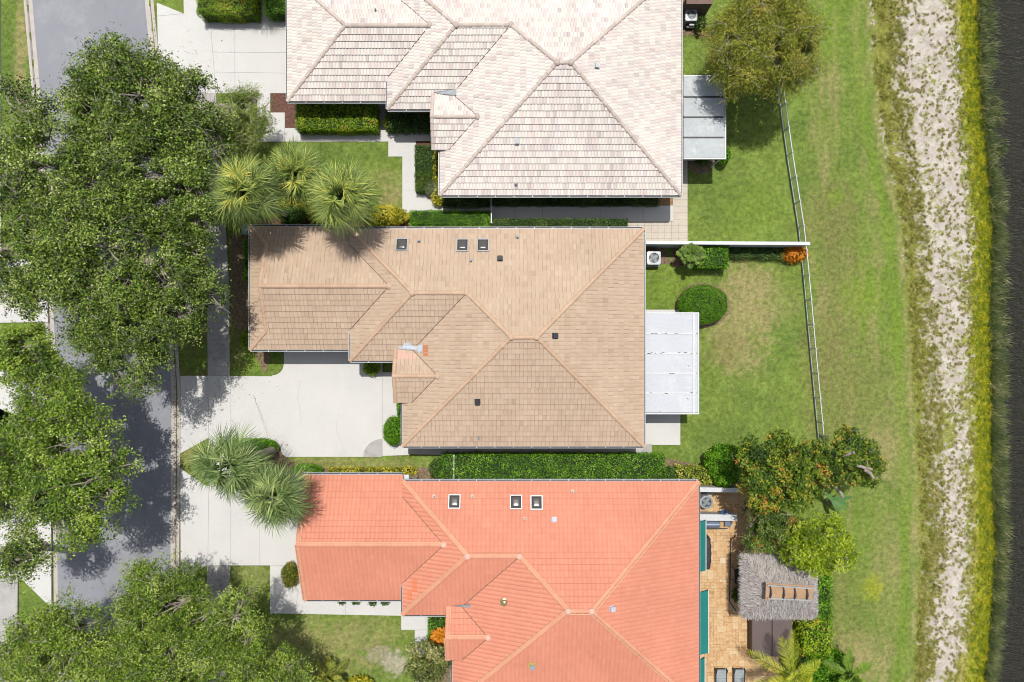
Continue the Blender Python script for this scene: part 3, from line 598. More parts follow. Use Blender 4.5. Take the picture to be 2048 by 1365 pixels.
def hedge(label, x0, y0, x1, y1, h, mat, dens=420, ls=0.085, group=None, name='hedge', cat='hedge', zb=0.0, rag=0.05, asp=0.6):
    """clipped hedge; px rectangle of its top"""
    ax, ay, _ = P(x0, y1, h); bx, by, _ = P(x1, y0, h); mb = MB(); q = 0.09
    lx, ly = bx - ax, by - ay; r = min(.14, lx * .2, ly * .2)
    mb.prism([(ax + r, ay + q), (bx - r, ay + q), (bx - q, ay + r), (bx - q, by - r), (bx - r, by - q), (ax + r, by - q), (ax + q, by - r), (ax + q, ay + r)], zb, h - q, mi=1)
    A = [lx * ly, ly * h, ly * h, lx * h, lx * h]; pts = []; nn = []
    for k, area in enumerate(A):
        n = int(area * dens * (1.0 if k == 0 else .7)); a = R.random(n); c = R.random(n)
        if k == 0: p = np.stack([ax + lx * a, ay + ly * c, np.full(n, h)], 1); nv = (0, 0, 1)
        elif k == 1: p = np.stack([np.full(n, ax), ay + ly * a, zb + (h - zb) * c], 1); nv = (-1, 0, .4)
        elif k == 2: p = np.stack([np.full(n, bx), ay + ly * a, zb + (h - zb) * c], 1); nv = (1, 0, .4)
        elif k == 3: p = np.stack([ax + lx * a, np.full(n, ay), zb + (h - zb) * c], 1); nv = (0, -1, .4)
        else: p = np.stack([ax + lx * a, np.full(n, by), zb + (h - zb) * c], 1); nv = (0, 1, .4)
        pts.append(p); nn.append(np.broadcast_to(np.array(nv, float), (n, 3)))
    p = np.concatenate(pts); nn = np.concatenate(nn)
    # rounded shoulders and an uneven, clipped surface
    ex = np.minimum(np.minimum(p[:, 0] - ax, bx - p[:, 0]), np.minimum(p[:, 1] - ay, by - p[:, 1]))
    p[:, 2] -= np.where(p[:, 2] > h - .02, np.clip(.12 - ex, 0, .12) * .9, 0)
    bump_ = (fbm(p[:, 0] * 2.2, p[:, 1] * 2.2, 3) - .5)
    p = p + nn * (bump_ * .16)[:, None] + R.normal(size=p.shape) * rag * .6
    ti = .47 + bump_ * 1.1 + R.normal(size=len(p)) * .2
    leaves(mb, p, ls, asp, .55, ti, N=nn)
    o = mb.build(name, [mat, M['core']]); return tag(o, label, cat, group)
def bush(label, px, py, rx, ry, h, mat, dens=420, ls=0.09, name='shrub', cat='shrub', group=None, rag=0.08, asp=0.6, trim=False, n=None, T=False):
    zc = h * .55; cx, cy, _ = P(px, py, zc); k = (HC - zc) / FP; rx *= k; ry *= k
    area = 2 * math.pi * rx * ry * 1.1 + 2 * h * (rx + ry); n = n or int(area * dens)
    d = R.normal(size=(n, 3)); d[:, 2] = np.abs(d[:, 2]) * 1.1 - .25; d /= np.linalg.norm(d, axis=1)[:, None]
    if trim: d[:, 2] = np.sign(d[:, 2]) * np.abs(d[:, 2]) ** .7
    lump = 1 + (0.05 if trim else 0.22) * (fbm(d[:, 0] * 3 + px, d[:, 1] * 3 + py, 7, 3) - .5) * 2
    p = np.stack([cx + d[:, 0] * rx * lump, cy + d[:, 1] * ry * lump, zc + d[:, 2] * h * .45 * lump], 1) + R.normal(size=(n, 3)) * rag * .6
    p[:, 2] = np.maximum(p[:, 2], .04)
    mb = MB(); ti = .42 + (lump - 1) * 1.6 + R.normal(size=n) * .2
    leaves(mb, p, ls, asp, .5, ti, N=d, T=(d * 1.2 if T else None))
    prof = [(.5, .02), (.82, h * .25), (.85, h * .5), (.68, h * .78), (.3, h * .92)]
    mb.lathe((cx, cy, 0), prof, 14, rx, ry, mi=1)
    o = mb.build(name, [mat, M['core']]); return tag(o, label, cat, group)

def blade_strip(mb, P0, dirs, length, width, droop, tint, seg=3, up0=0.0):
    """many arching blades: P0 (n,3), dirs (n,3) unit"""
    n = len(P0); up = np.array((0, 0, 1.0)); side = np.cross(dirs, up); side /= np.linalg.norm(side, axis=1)[:, None] + 1e-9
    rows = []
    for k in range(seg + 1):
        s = k / seg; c = P0 + dirs * (length * s)[:, None]; c[:, 2] -= droop * (length * s) ** 2
        wd = width * (1 - s) ** .6 * (0.6 + 1.1 * s if s < .4 else 1.05)
        if np.ndim(wd) == 0: wd = np.full(n, wd)
        rows.append(np.stack([c - side * wd[:, None] / 2, c + side * wd[:, None] / 2], 1))
    v = np.stack(rows, 1).reshape(-1, 3)     # n, seg+1, 2
    b_ = (np.arange(n) * 2 * (seg + 1))[:, None]
    f = np.concatenate([b_ + np.array([2 * k, 2 * k + 1, 2 * k + 3, 2 * k + 2])[None] for k in range(seg)])
    tv = np.stack([np.tile(np.clip(tint, 0, 1), seg), np.zeros(n * seg), np.zeros(n * seg)], 1)
    mb.add(v, f, tv)

def fan_palm(label, px, py, zc, base, mat, nf=52, seed=0, rad=1.9, group='tall fan palms by the houses'):
    rg_ = np.random.default_rng(seed); cx, cy, _ = P(px, py, zc); bx, by, _ = P(*base)
    root = thing('fan_palm', (bx, by, 0), label, 'palm tree', group)
    tk = MB(); pts = []; rs = []
    for k in range(13):
        s = k / 12; pts.append((bx + (cx - bx) * (s ** 1.3), by + (cy - by) * (s ** 1.3), -.1 + (zc - .1) * s)); rs.append(.2 + .02 * (k % 2) + (.06 if k < 2 else 0))
    tk.tube(pts, rs, 12); tk.build('trunk', M['palm_bark'], root)
    cr = MB(); st = MB(); c0 = np.array((cx, cy, zc))
    for k in range(nf):
        az = k * 2.39996 + rg_.normal() * .3; el = math.radians(84 - 116 * (k / nf) ** .85 + rg_.normal() * 6)
        d = np.array((math.cos(az) * math.cos(el), math.sin(az) * math.cos(el), math.sin(el))); pl = rad * (.30 + .28 * rg_.random())
        e = c0 + d * pl + np.array((0, 0, -.08 * pl)); st.tube([c0 + d * .08, c0 + d * pl * .5 + np.array((0, 0, .02)), e], [.028, .02, .016], 4, cap=False)
        sidev = np.cross(d, (0, 0, 1.0)); sidev /= np.linalg.norm(sidev) + 1e-9; nrm = np.cross(sidev, d)
        nlf = 34; an = np.linspace(-2.0, 2.0, nlf) + rg_.normal(size=nlf) * .035
        costa = .36 * rad * np.cos(an / 1.35).clip(0) ** 2
        L_ = rad * (.60 + .08 * rg_.random(nlf)) * (1 - .13 * np.abs(an))
        dd = d[None] * np.cos(an)[:, None] + sidev[None] * np.sin(an)[:, None] + nrm[None] * (.22 * np.abs(np.sin(an)))[:, None] + rg_.normal(size=(nlf, 3)) * .05
        dd[:, 2] -= .12
        dd /= np.linalg.norm(dd, axis=1)[:, None]
        p0 = e[None] + d[None] * (costa * .35)[:, None]
        ti = (.5 - .25 * (k / nf) + rg_.normal() * .17) + rg_.normal(size=nlf) * .19 + (.35 if rg_.random() < .04 else 0)
        blade_strip(cr, p0, dd, L_, .046, .22 + .2 * rg_.random(nlf), ti, 3)
    st.build('frond_stalks', PALM, root); cr.build('fronds', mat, root)
    return root
def feather_palm(label, px, py, zc, base, mat, nf=14, L0=2.4, seed=0, az0=None, group=None, name='feather_palm', trunk=.12, els=(75, -15)):
    rg_ = np.random.default_rng(seed); cx, cy, _ = P(px, py, zc); bx, by, _ = P(*base)
    root = thing(name, (bx, by, 0), label, 'palm', group)
    if trunk: MB().tube([(bx, by, -.1), ((bx + cx) / 2, (by + cy) / 2, zc * .5), (cx, cy, zc)], [trunk * 1.3, trunk, trunk * .8], 8).build('trunk', M['palm_bark'], root)
    cr = MB(); st = MB()
    for k in range(nf):
        az = (k * 2.39996 if az0 is None else az0[k % len(az0)] + rg_.normal() * .1); el = math.radians(els[0] + (els[1] - els[0]) * (k / max(1, nf - 1)) + rg_.normal() * 5)
        d = np.array((math.cos(az) * math.cos(el), math.sin(az) * math.cos(el), math.sin(el))); L = L0 * (.85 + .3 * rg_.random()); n = 46
        s = np.linspace(.1, 1, n); pos = np.array((cx, cy, zc)) + d[None] * (L * s)[:, None]; pos[:, 2] -= .22 * (L * s) ** 2 * (1 if L < 3 else .6)
        tg = np.gradient(pos, axis=0); tg /= np.linalg.norm(tg, axis=1)[:, None]
        sv = np.cross(tg, (0, 0, 1.0)); sv /= np.linalg.norm(sv, axis=1)[:, None] + 1e-9
        st.tube([pos[i] for i in range(0, n, 9)], [.022 * (1 - i / n * .7) for i in range(0, n, 9)], 4, cap=False)
        for sg in (-1, 1):
            dd = sv * sg + tg * .75 + rg_.normal(size=(n, 3)) * .08; dd[:, 2] -= .15; dd /= np.linalg.norm(dd, axis=1)[:, None]
            ll = L * .24 * np.sin(np.clip(s * 3.0, .3, 2.9)) + .08
            blade_strip(cr, pos.copy(), dd, ll, .035, .35, .5 + rg_.normal() * .1 + rg_.normal(size=n) * .16, 2)
    st.build('frond_stalks', mat, root); cr.build('fronds', mat, root); return root

# ---------------------------------------------------------------- houses
PT = 5 / 12.0; ZE, ZG = 3.2, 2.7
def clip_poly(poly, a, b_, c):
    """keep a*x+b*y<=c for points with any number of coordinates"""
    out = []
    for i in range(len(poly)):
        p, q = poly[i], poly[(i + 1) % len(poly)]; dp = a * p[0] + b_ * p[1] - c; dq = a * q[0] + b_ * q[1] - c
        if dp <= 0: out.append(p)
        if (dp < 0 < dq) or (dq < 0 < dp):
            s = dp / (dp - dq); out.append(tuple(p[k] + s * (q[k] - p[k]) for k in range(len(p))))
    return out
def tile_face(mb, poly, org, dn, z0, style, patches=()):
    """tiles on the plane rising away from direction dn (unit, downslope) from the eave point org; poly convex, plan view"""
    if len(poly) < 3: return
    ar = sum(poly[i][0] * poly[(i + 1) % len(poly)][1] - poly[(i + 1) % len(poly)][0] * poly[i][1] for i in range(len(poly)))
    if ar < 0: poly = poly[::-1]
    hp = []
    for i in range(len(poly)):
        p, q = poly[i], poly[(i + 1) % len(poly)]; a_, b_ = q[1] - p[1], -(q[0] - p[0]); l = math.hypot(a_, b_)
        if l > 1e-6: hp.append((a_ / l, b_ / l, (a_ * p[0] + b_ * p[1]) / l))
    ux, uy = -dn[1], dn[0]
    su = [(p[0] - org[0]) * ux + (p[1] - org[1]) * uy for p in poly]; ss = [-(p[0] - org[0]) * dn[0] - (p[1] - org[1]) * dn[1] for p in poly]
    tw, dh, th, prof, stag, gap = style['w'], style['e'] / math.sqrt(1 + PT * PT), style['t'], style['prof'], style['stag'], style['gap']
    i0, i1 = int(math.floor(min(ss) / dh)), int(math.ceil(max(ss) / dh)); j0, j1 = int(math.floor(min(su) / tw)) - 1, int(math.ceil(max(su) / tw)) + 1
    # base sheet under the tiles
    mb.add([(p[0], p[1], z0 + PT * (-(p[0] - org[0]) * dn[0] - (p[1] - org[1]) * dn[1]) - .004) for p in poly], [tuple(range(len(poly)))], (.3, style['base'], 0))
    ins_v, ins_t = [], []
    def tof(u, s, z): return (org[0] + ux * u - dn[0] * s, org[1] + uy * u - dn[1] * s, z)
    for i in range(i0, i1 + 1):
        sh = (i % 2) * .5 * stag * tw + rnd.uniform(-.01, .01)
        s0, s1 = i * dh, (i + 1) * dh
        for j in range(j0, j1 + 1):
            ua = j * tw + sh; ub = ua + tw - gap
            pc = tof((ua + ub) / 2, (s0 + s1) / 2, 0)
            mx = max(a_ * pc[0] + b_ * pc[1] - c for a_, b_, c in hp)
            if mx > tw: continue
            inside = mx < -tw * .85
            ti = style['tint'](); lift = rnd.uniform(0, style['lift']); code = 0
            pz = z0 + PT * (s0 + s1) / 2
            if patches:
                X_, Y_ = px_of(pc[0], pc[1], pz)
                for (a, b2, c2, d2, cd) in patches:
                    if a <= X_ <= c2 and b2 <= Y_ <= d2: code = cd
            K = len(prof) - 1; ds = rnd.uniform(-style['jag'], style['jag'])
            q = []
            for k in range(K + 1):
                u = ua + (ub - ua) * k / K; hgt = prof[k]
                q.append((tof(u, s0 + ds - .012, z0 + PT * s0 + th + hgt + lift), tof(u, s1 + .02, z0 + PT * s1 + .004 + hgt * .9), tof(u, s0 + ds - .012, z0 + PT * s0 - .01)))
            tv = (ti, style['wash'](), code); td = (ti * .8, min(1, style['wash']() + .25), code)  # td darkens the butt faces: course-line shade painted into the tint
            faces = []
            for k in range(K):
                faces.append(((q[k][0], q[k + 1][0], q[k + 1][1], q[k][1]), (tv[0], min(1, tv[1] + (style['trough'] * (.4 + rnd.random()) if k == K - 1 else 0)), tv[2]))); faces.append(((q[k][2], q[k + 1][2], q[k + 1][0], q[k][0]), td))  # last facet darkened, painting in relief shade between tile columns
            if gap > 0 and rnd.random() < style['streak']:  # joint stains, dense enough to also paint the side ridges' shadow lines
                e0, e1 = ub - .004, ub + gap + .004
                faces.append(((tof(e0, s0, z0 + PT * s0 + th * .9), tof(e1, s0, z0 + PT * s0 + th * .9), tof(e1, s1, z0 + PT * s1 + .012), tof(e0, s1, z0 + PT * s1 + .012)), (ti, (style['sdark'][0] + (style['sdark'][1] - style['sdark'][0]) * rnd.random() ** 1.6), 0)))
            for fc, tv_ in faces:
                if inside: ins_v.append(fc); ins_t.append(tv_)
                else:
                    pl = list(fc)
                    for a_, b_, c in hp:
                        pl = clip_poly(pl, a_, b_, c + 1e-4)
                        if len(pl) < 3: break
                    if len(pl) >= 3: mb.add(pl, [tuple(range(len(pl)))], tv_)
    if ins_v:
        v = np.array(ins_v).reshape(-1, 3); mb.add(v, np.arange(len(v)).reshape(-1, 4), np.array(ins_t))
def caps(mb, p, q, w_=.26, h=.11, step=.38, bright=0.0, lift=.03, jag=.004, up_s=.02):
    p = np.array(p, float); q = np.array(q, float); d = q - p; L = np.linalg.norm(d); d /= L
    up = np.array((0, 0, 1.0)); s = np.cross(d, up); s /= np.linalg.norm(s); n = np.cross(s, d); k = max(1, int(round(L / step))); st = L / k
    for i in range(k):
        a = p + d * (i * st) + n * lift; c = p + d * ((i + 1) * st + .05) + n * (lift - .0); j = rnd.uniform(-jag, jag)
        vs = []
        for base, ww, hh, up_ in ((a, w_, h, up_s), (c, w_ * .84, h * .86, 0)):
            for t_ in range(7):
                an = math.pi * t_ / 6; vs.append(base + s * (-math.cos(an) * ww / 2 + j) + n * (math.sin(an) * hh - .05 + up_))
        f = [(t_, t_ + 1, t_ + 8, t_ + 7) for t_ in range(6)] + [tuple(range(6, -1, -1)), tuple(range(7, 14))]
        mb.add(vs, f, (rnd.random(), rnd.random() * .15, 0))
    if bright:
        mb.bar(p + s * (-w_ / 2 - .0) + n * (lift + .0), q + s * (-w_ / 2) + n * (lift + .0), .05, .05, (1, bright, 0))
def house(name, label, A, B, C, D, endC, tmat, cmat, style, patches=(), wall='stucco', bright=0, garage_side='S'):
    ax0, ayN, _ = P(A[0], A[2], ZE); ax1, ayS, _ = P(A[1], A[3], ZE)
    bx0, byS, _ = P(B[0], B[1], ZE); cx0, cyN, _ = P(C[0], C[1], ZG); _, cyS, _ = P(C[0], C[2], ZG)
    dlt = .24; zD = ZE + dlt
    dx0, dyN, _ = P(D[0], D[1], zD); _, dyS, _ = P(D[0], D[2], zD)
    rA = (ayN - ayS) / 2; yA = (ayN + ayS) / 2; rwA, reA = ax0 + rA, ax1 - rA; zA = ZE + PT * rA
    rB = (ayN - byS) / 2; yB = (ayN + byS) / 2; bxe = ax0 + (ayN - yB); zB = ZE + PT * rB
    rC = (cyN - cyS) / 2; yC = (cyN + cyS) / 2; dC = (ZE - ZG) / PT; xvC = bx0 + rC - dC; zC = ZG + PT * rC
    rD = (dyN - dyS) / 2; yD = (dyN + dyS) / 2; xvD = ax0 + rD + dlt / PT; zDr = zD + PT * rD
    root = thing(name, ((ax0 + ax1) / 2, yA, 0), label, 'house', 'tile roofed houses in a row')
    rf = MB()
    tf = lambda poly, org, dn, z0: tile_face(rf, poly, org, dn, z0, style, patches)
    oN = (ax0, ayN); N_, S_, E_, W_ = (0, 1), (0, -1), (1, 0), (-1, 0)
    tf([(bx0, ayN), (bxe, ayN), (bxe, yB), (bx0 + rB, yB)], oN, N_, ZE)
    tf([(bxe, ayN), (ax1, ayN), (reA, yA), (rwA, yA), (bxe, yB)], oN, N_, ZE)
    tf([(ax0, ayS), (ax1, ayS), (reA, yA), (rwA, yA)], (ax0, ayS), S_, ZE)
    tf([(ax1, ayS), (ax1, ayN), (reA, yA)], (ax1, yA), E_, ZE)
    tf([(ax0, ayS), (rwA, yA), (bxe, yB), (ax0, byS)], (ax0, yA), W_, ZE)
    tf([(bx0, byS), (ax0, byS), (bxe, yB), (bx0 + rB, yB)], (bx0, byS), S_, ZE)
    tf([(bx0, byS), (bx0 + rB, yB), (bx0, ayN)], (bx0, yB), W_, ZE)
    tf_hip = {'hip': rC, 'dutch': 1.15, 'gable': 0}[endC]
    hC = tf_hip
    for sg, ye, dn in ((1, cyN, N_), (-1, cyS, S_)):
        ym = yC
        if hC == 0 or hC >= rC: poly = [(cx0, ye), (bx0, ye), (bx0, yC), (cx0 + hC, yC)]; tf(poly, (cx0, ye), dn, ZG)
        else:
            tf([(cx0 + hC, ye), (bx0, ye), (bx0, yC), (cx0 + hC, yC)], (cx0, ye), dn, ZG)
            tf([(cx0, ye), (cx0 + hC, ye), (cx0 + hC, ye - sg * hC)], (cx0, ye), dn, ZG)
        tf([(bx0, ye - sg * dC), (xvC, yC), (bx0, yC)], (cx0, ye), dn, ZG)
    if hC: tf([(cx0, cyS), (cx0, cyN), (cx0 + hC, cyN - hC), (cx0 + hC, cyS + hC)], (cx0, yC), W_, ZG)
    tf([(dx0, dyN), (ax0 + dlt / PT, dyN), (xvD, yD), (dx0, yD)], (dx0, dyN), N_, zD)
    tf([(dx0, dyS), (ax0 + dlt / PT, dyS), (xvD, yD), (dx0, yD)], (dx0, dyS), S_, zD)
    rf.build('roof', tmat, root)
    L = [((ax1, ayN, ZE), (reA, yA, zA)), ((ax1, ayS, ZE), (reA, yA, zA)), ((ax0, ayS, ZE), (rwA, yA, zA)), ((reA, yA, zA), (rwA, yA, zA)),
         ((bxe, yB, zB), (rwA, yA, zA)), ((bx0, byS, ZE), (bx0 + rB, yB, zB)), ((bx0, ayN, ZE), (bx0 + rB, yB, zB)), ((bx0 + rB, yB, zB), (bxe, yB, zB)),
         ((cx0 + (hC if hC else 0), yC, zC), (xvC, yC, zC)), ((dx0, yD, zDr), (xvD, yD, zDr))]
    if hC:
        zh = ZG + PT * hC
        L += [((cx0, cyS, ZG), (cx0 + hC, cyS + hC, zh)), ((cx0, cyN, ZG), (cx0 + hC, cyN - hC, zh))]
    if endC == 'dutch':
        L += [((cx0 + hC, cyS + hC, zh), (cx0 + hC, yC, zC)), ((cx0 + hC, cyN - hC, zh), (cx0 + hC, yC, zC))]
    if endC == 'gable':
        L += [((cx0 + .1, cyS, ZG), (cx0 + .1, yC, zC)), ((cx0 + .1, cyN, ZG), (cx0 + .1, yC, zC))]
    L += [((dx0 + .1, dyS, zD), (dx0 + .1, yD, zDr)), ((dx0 + .1, dyN, zD), (dx0 + .1, yD, zDr))]
    for p, q in L: rc = MB(); caps(rc, p, q, bright=bright, step=.38, up_s=style['cup'], w_=style['cw']); rc.build('ridge_cap', cmat, root)
    va = MB()
    for p, q in (((bx0, cyN - dC, ZE), (xvC, yC, zC)), ((bx0, cyS + dC, ZE), (xvC, yC, zC)), ((ax0, byS, ZE), (bxe, yB, zB)), ((ax0 + dlt / PT, dyS, zD), (xvD, yD, zDr)), ((ax0 + dlt / PT, dyN, zD), (xvD, yD, zDr))):
        va.bar((p[0], p[1], p[2] + .058), (q[0], q[1], q[2] + .058), .032, .02)
    va.build('valley_strip', M['valley'], root)  # narrow dark brown strips laid along the roof valleys
    # mortar lumps at the peaks
    for p in ((rwA, yA, zA), (reA, yA, zA), (bx0 + rB, yB, zB), (bxe, yB, zB), (xvC, yC, zC), (xvD, yD, zDr)):
        rc = MB(); rc.lathe((p[0], p[1], p[2] - .02), [(.19, 0), (.18, .1), (.1, .155), (.02, .165)], 10, tv=(1, .1, .5 if bright else 0)); rc.build('ridge_knob', cmat, root)
    # eaves: boards, gutters, soffit
    so_ = MB()
    so_.prism([(ax0, ayS), (ax1, ayS), (ax1, ayN), (bx0, ayN), (bx0, byS), (ax0, byS)], ZE - .16, ZE - .012)
    so_.box(cx0 + .03, bx0 + .3, cyS, cyN, ZG - .16, ZG - .012); so_.box(dx0 + .05, ax0 + .4, dyS, dyN, zD - .16, zD - .012)
    if endC != 'hip':
        gx_ = cx0 + hC + .12; so_.add([(gx_, cyS + hC, ZG + PT * hC), (gx_, cyN - hC, ZG + PT * hC), (gx_, yC, zC)], [(0, 2, 1)])
    so_.add([(dx0 + .12, dyS, zD), (dx0 + .12, dyN, zD), (dx0 + .12, yD, zDr)], [(0, 2, 1)])
    so_.add([(bx0 + .02, cyN, ZG), (bx0 + .02, cyN, ZE - .1), (bx0 + .02, cyS, ZE - .1), (bx0 + .02, cyS, ZG)], [(0, 1, 2, 3)])
    so_.build('fascia', M['white'], root)
    gu = MB(); gd = .12
    def gutter(x0_, x1_, y0_, y1_, z):
        # open trough: base, outer lip, inside painted dark as a shadow line
        L_ = max(x1_ - x0_, y1_ - y0_); hz = x1_ - x0_ > y1_ - y0_
        gu.box(x0_, x1_, y0_, y1_, z - .14, z - .10)
        if hz:
            gu.box(x0_, x1_, y0_, y0_ + .022, z - .10, z - .005); gu.box(x0_, x1_, y1_ - .022, y1_, z - .10, z - .005)
            gu.box(x0_, x1_, y0_ + .022, y1_ - .022, z - .098, z - .07, mi=1)
            for k in range(1, int(L_ / 1.1)): gu.box(x0_ + k * 1.1, x0_ + k * 1.1 + .04, y0_, y1_, z - .02, z + .002)
        else:
            gu.box(x0_, x0_ + .022, y0_, y1_, z - .10, z - .005); gu.box(x1_ - .022, x1_, y0_, y1_, z - .10, z - .005)
            gu.box(x0_ + .022, x1_ - .022, y0_, y1_, z - .098, z - .07, mi=1)
    gutter(ax0, ax1, ayS - gd, ayS - .002, ZE); gutter(bx0, ax1, ayN + .002, ayN + gd, ZE); gutter(ax1 + .002, ax1 + .1, ayS, ayN, ZE)
    gutter(bx0, ax0 - .05, byS - gd, byS - .002, ZE); gutter(ax0 - .1, ax0 - .002, ayS, dyS - .05, ZE)
    gutter(cx0, bx0 - .11, cyS - gd, cyS - .002, ZG); gutter(cx0, bx0 - .11, cyN + .002, cyN + gd, ZG)
    if hC: gutter(cx0 - .1, cx0 - .002, cyS, cyN, ZG)
    gutter(bx0 - .1, bx0 - .002, byS, cyS + dC * .96, ZE)
    gu.build('gutter', [M['metal_white'], M['dark']], root)
    # walls with openings
    wl = MB(); ov = .55; zt = ZE - .161
    wl.prism([(ax0 + ov, ayS + ov), (ax1 - ov, ayS + ov), (ax1 - ov, ayN - ov), (bx0 + ov, ayN - ov), (bx0 + ov, byS + ov), (ax0 + ov, byS + ov)], 0, zt)
    wl.build('wall', M[wall], root)
    w2 = MB(); w2.box(cx0 + ov, bx0 + ov - .003, cyS + ov, cyN - ov, 0, ZG - .161); w2.build('garage_wall', M[wall], root)
    def opening(cx, cy, z, ww, hh, axis_, nm='window', sub='pane', mt='glass'):
        f = MB(); t_ = .05; fr = .07
        def bx(a0, a1, b0, b1, d0, d1, mb_):
            if axis_ in 'NS':
                s = 1 if axis_ == 'N' else -1; mb_.box(cx + a0, cx + a1, min(cy + s * d0, cy + s * d1), max(cy + s * d0, cy + s * d1), z + b0, z + b1)
            else:
                s = 1 if axis_ == 'E' else -1; mb_.box(min(cx + s * d0, cx + s * d1), max(cx + s * d0, cx + s * d1), cy + a0, cy + a1, z + b0, z + b1)
        bx(-ww / 2, ww / 2, 0, fr, .003, t_, f); bx(-ww / 2, ww / 2, hh - fr, hh, .003, t_, f); bx(-ww / 2, -ww / 2 + fr, fr, hh - fr, .003, t_, f); bx(ww / 2 - fr, ww / 2, fr, hh - fr, .003, t_, f)
        if nm == 'window': bx(-.02, .02, fr, hh - fr, .003, t_ * .9, f)
        o = f.build(nm, M['white'], root); p = MB(); bx(-ww / 2 + fr, ww / 2 - fr, fr, hh - fr, .004, .02, p)
        if nm != 'window':
            for k in range(1, 4): bx(-ww / 2 + fr + .05, ww / 2 - fr - .05, hh * k / 4 - .22, hh * k / 4 + .18, .0205, .03, p)
        p.build(sub, M[mt], o)
    for k in (0.2, 0.5, 0.8):
        opening(ax0 + ov + (ax1 - ax0 - 2 * ov) * k, ayS + ov, 1.0, 1.4, 1.3, 'S'); opening(ax0 + ov + (ax1 - ax0 - 2 * ov) * k, ayN - ov, 1.0, 1.2, 1.2, 'N')
        opening(ax1 - ov, ayS + (ayN - ayS) * k, .9, 1.6, 1.6, 'E')
    opening(ax0 + ov, (ayS + dyS) / 2, .9, 1.3, 1.4, 'W'); opening(ax0 + ov, yD, .02, 1.1, 2.2, 'W', 'door', 'door_panel', 'white')
    opening((cx0 + bx0) / 2 + ov / 2, cyS + ov, .02, min(4.8, bx0 - cx0 - 1.2), 2.1, 'S', 'garage_door', 'door_panel', 'white')
    opening(cx0 + ov, yC, 1.0, 1.2, 1.1, 'W')
    MB().box(dx0 + .25, dx0 + .55, dyS + .2, dyS + .5, 0, zD - .161).build('porch_column', M[wall], root); MB().box(dx0 + .25, dx0 + .55, dyN - .5, dyN - .2, 0, zD - .161).build('porch_column', M[wall], root)
    def zf(x, y):
        a = min(ZE + PT * min(x - ax0, ax1 - x, ayN - y, y - ayS), 99); b2 = ZE + PT * min(x - bx0, ayN - y, y - byS) if x < bxe else -9
        c = ZG + PT * min(x - cx0 if hC else 99, cyN - y, y - cyS) if x < xvC else -9
        d = zD + PT * min(dyN - y, y - dyS) if dx0 < x < xvD else -9
        return max(a, b2, c, d)
    def on(px, py):
        z = 4.0
        for _ in range(30):
            x, y, _q = P(px, py, z); z = zf(x, y)
        e = .05; gx_, gy_ = (zf(x + e, y) - zf(x - e, y)) / (2 * e), (zf(x, y + e) - zf(x, y - e)) / (2 * e)
        n = np.array((-gx_, -gy_, 1.0)); n /= np.linalg.norm(n)
        u = np.array((1, 0, gx_)); u /= np.linalg.norm(u); v = np.cross(n, u)
        return np.array((x, y, z)), u, v, n
    return root, on, dict(ax1=ax1, ayN=ayN, ayS=ayS, byS=byS, dyN=dyN)
def skylight(root, on, px, py):
    o, u, v, n = on(px, py); f = MB(); a, b_ = .36, .42
    for r in (((-a, a), (-b_, -b_ + .06)), ((-a, a), (b_ - .06, b_)), ((-a, -a + .06), (-b_ + .06, b_ - .06)), ((a - .06, a), (-b_ + .06, b_ - .06))): f.obox(o, u, v, n, r[0], r[1], (-.02, .12))
    fo = f.build('skylight', M['alu'], root)
    d = MB(); K = 10; vs = []
    for i in range(K + 1):
        for j in range(K + 1):
            s, t_ = i / K * 2 - 1, j / K * 2 - 1; h = .09 + .13 * ((1 - s ** 4) * (1 - t_ ** 4)) ** .6
            vs.append(o + u * s * (a - .05) + v * t_ * (b_ - .05) + n * h)
    f_ = [(i * (K + 1) + j, (i + 1) * (K + 1) + j, (i + 1) * (K + 1) + j + 1, i * (K + 1) + j + 1) for i in range(K) for j in range(K)]
    d.add(vs, f_); d.build('dome', M['dome'], fo, smooth=True)
def box_vent(root, on, px, py, mat, s=.2):
    o, u, v, n = on(px, py); b = MB(); b.obox(o, u, v, n, (-s * 1.2, s * 1.2), (-s * 1.2, s * 1.2), (0, .05))
    b.obox(o, u, v, n, (-s * .85, s * .85), (-s * .85, s * .85), (.05, .17)); b.obox(o, u, v, n, (-s, s), (-s, s), (.17, .21)); b.build('roof_vent', M[mat], root)
def pipe_vent(root, on, px, py, mat='flash'):
    o, u, v, n = on(px, py); b = MB(); b.tube([o, o + n * .05], [.13, .1], 10); b.tube([o, o + np.array((0, 0, .32))], [.045, .045], 8); b.build('vent_pipe', M[mat], root)
def patch(root, on, name, pts, mat, lift=.05):
    b = MB(); v = []
    for p in pts: o, u, v_, n = on(*p); v.append(o + n * lift)
    k = len(v); v2 = [q - np.array((0, 0, .04)) for q in v]
    b.add(v + v2, [tuple(range(k))[::-1], tuple(range(k, 2 * k))] + [(i, (i + 1) % k, k + (i + 1) % k, k + i) for i in range(k)]); return b.build(name, M[mat], root)
G = random.Random(3)
st_tan = dict(trough=0, base=.45, w=.225, e=.355, t=.042, prof=[0, .008, .0], stag=.12, gap=.02, streak=.9, sdark=(.08, .62), lift=.004, jag=.006, cup=.008, cw=.27, tint=lambda: min(1, max(0, G.gauss(.5, .2))), wash=lambda: (G.uniform(.1, .22) if G.random() < .03 else 0))
st_light = dict(trough=.2, base=.8, w=.19, e=.37, t=.052, prof=[0, .016, .012, .0], stag=1, gap=.004, streak=0, lift=.004, jag=.004, cup=.02, cw=.25, tint=lambda: G.random(), wash=lambda: (G.uniform(.05, .3) if G.random() < .12 else 0))
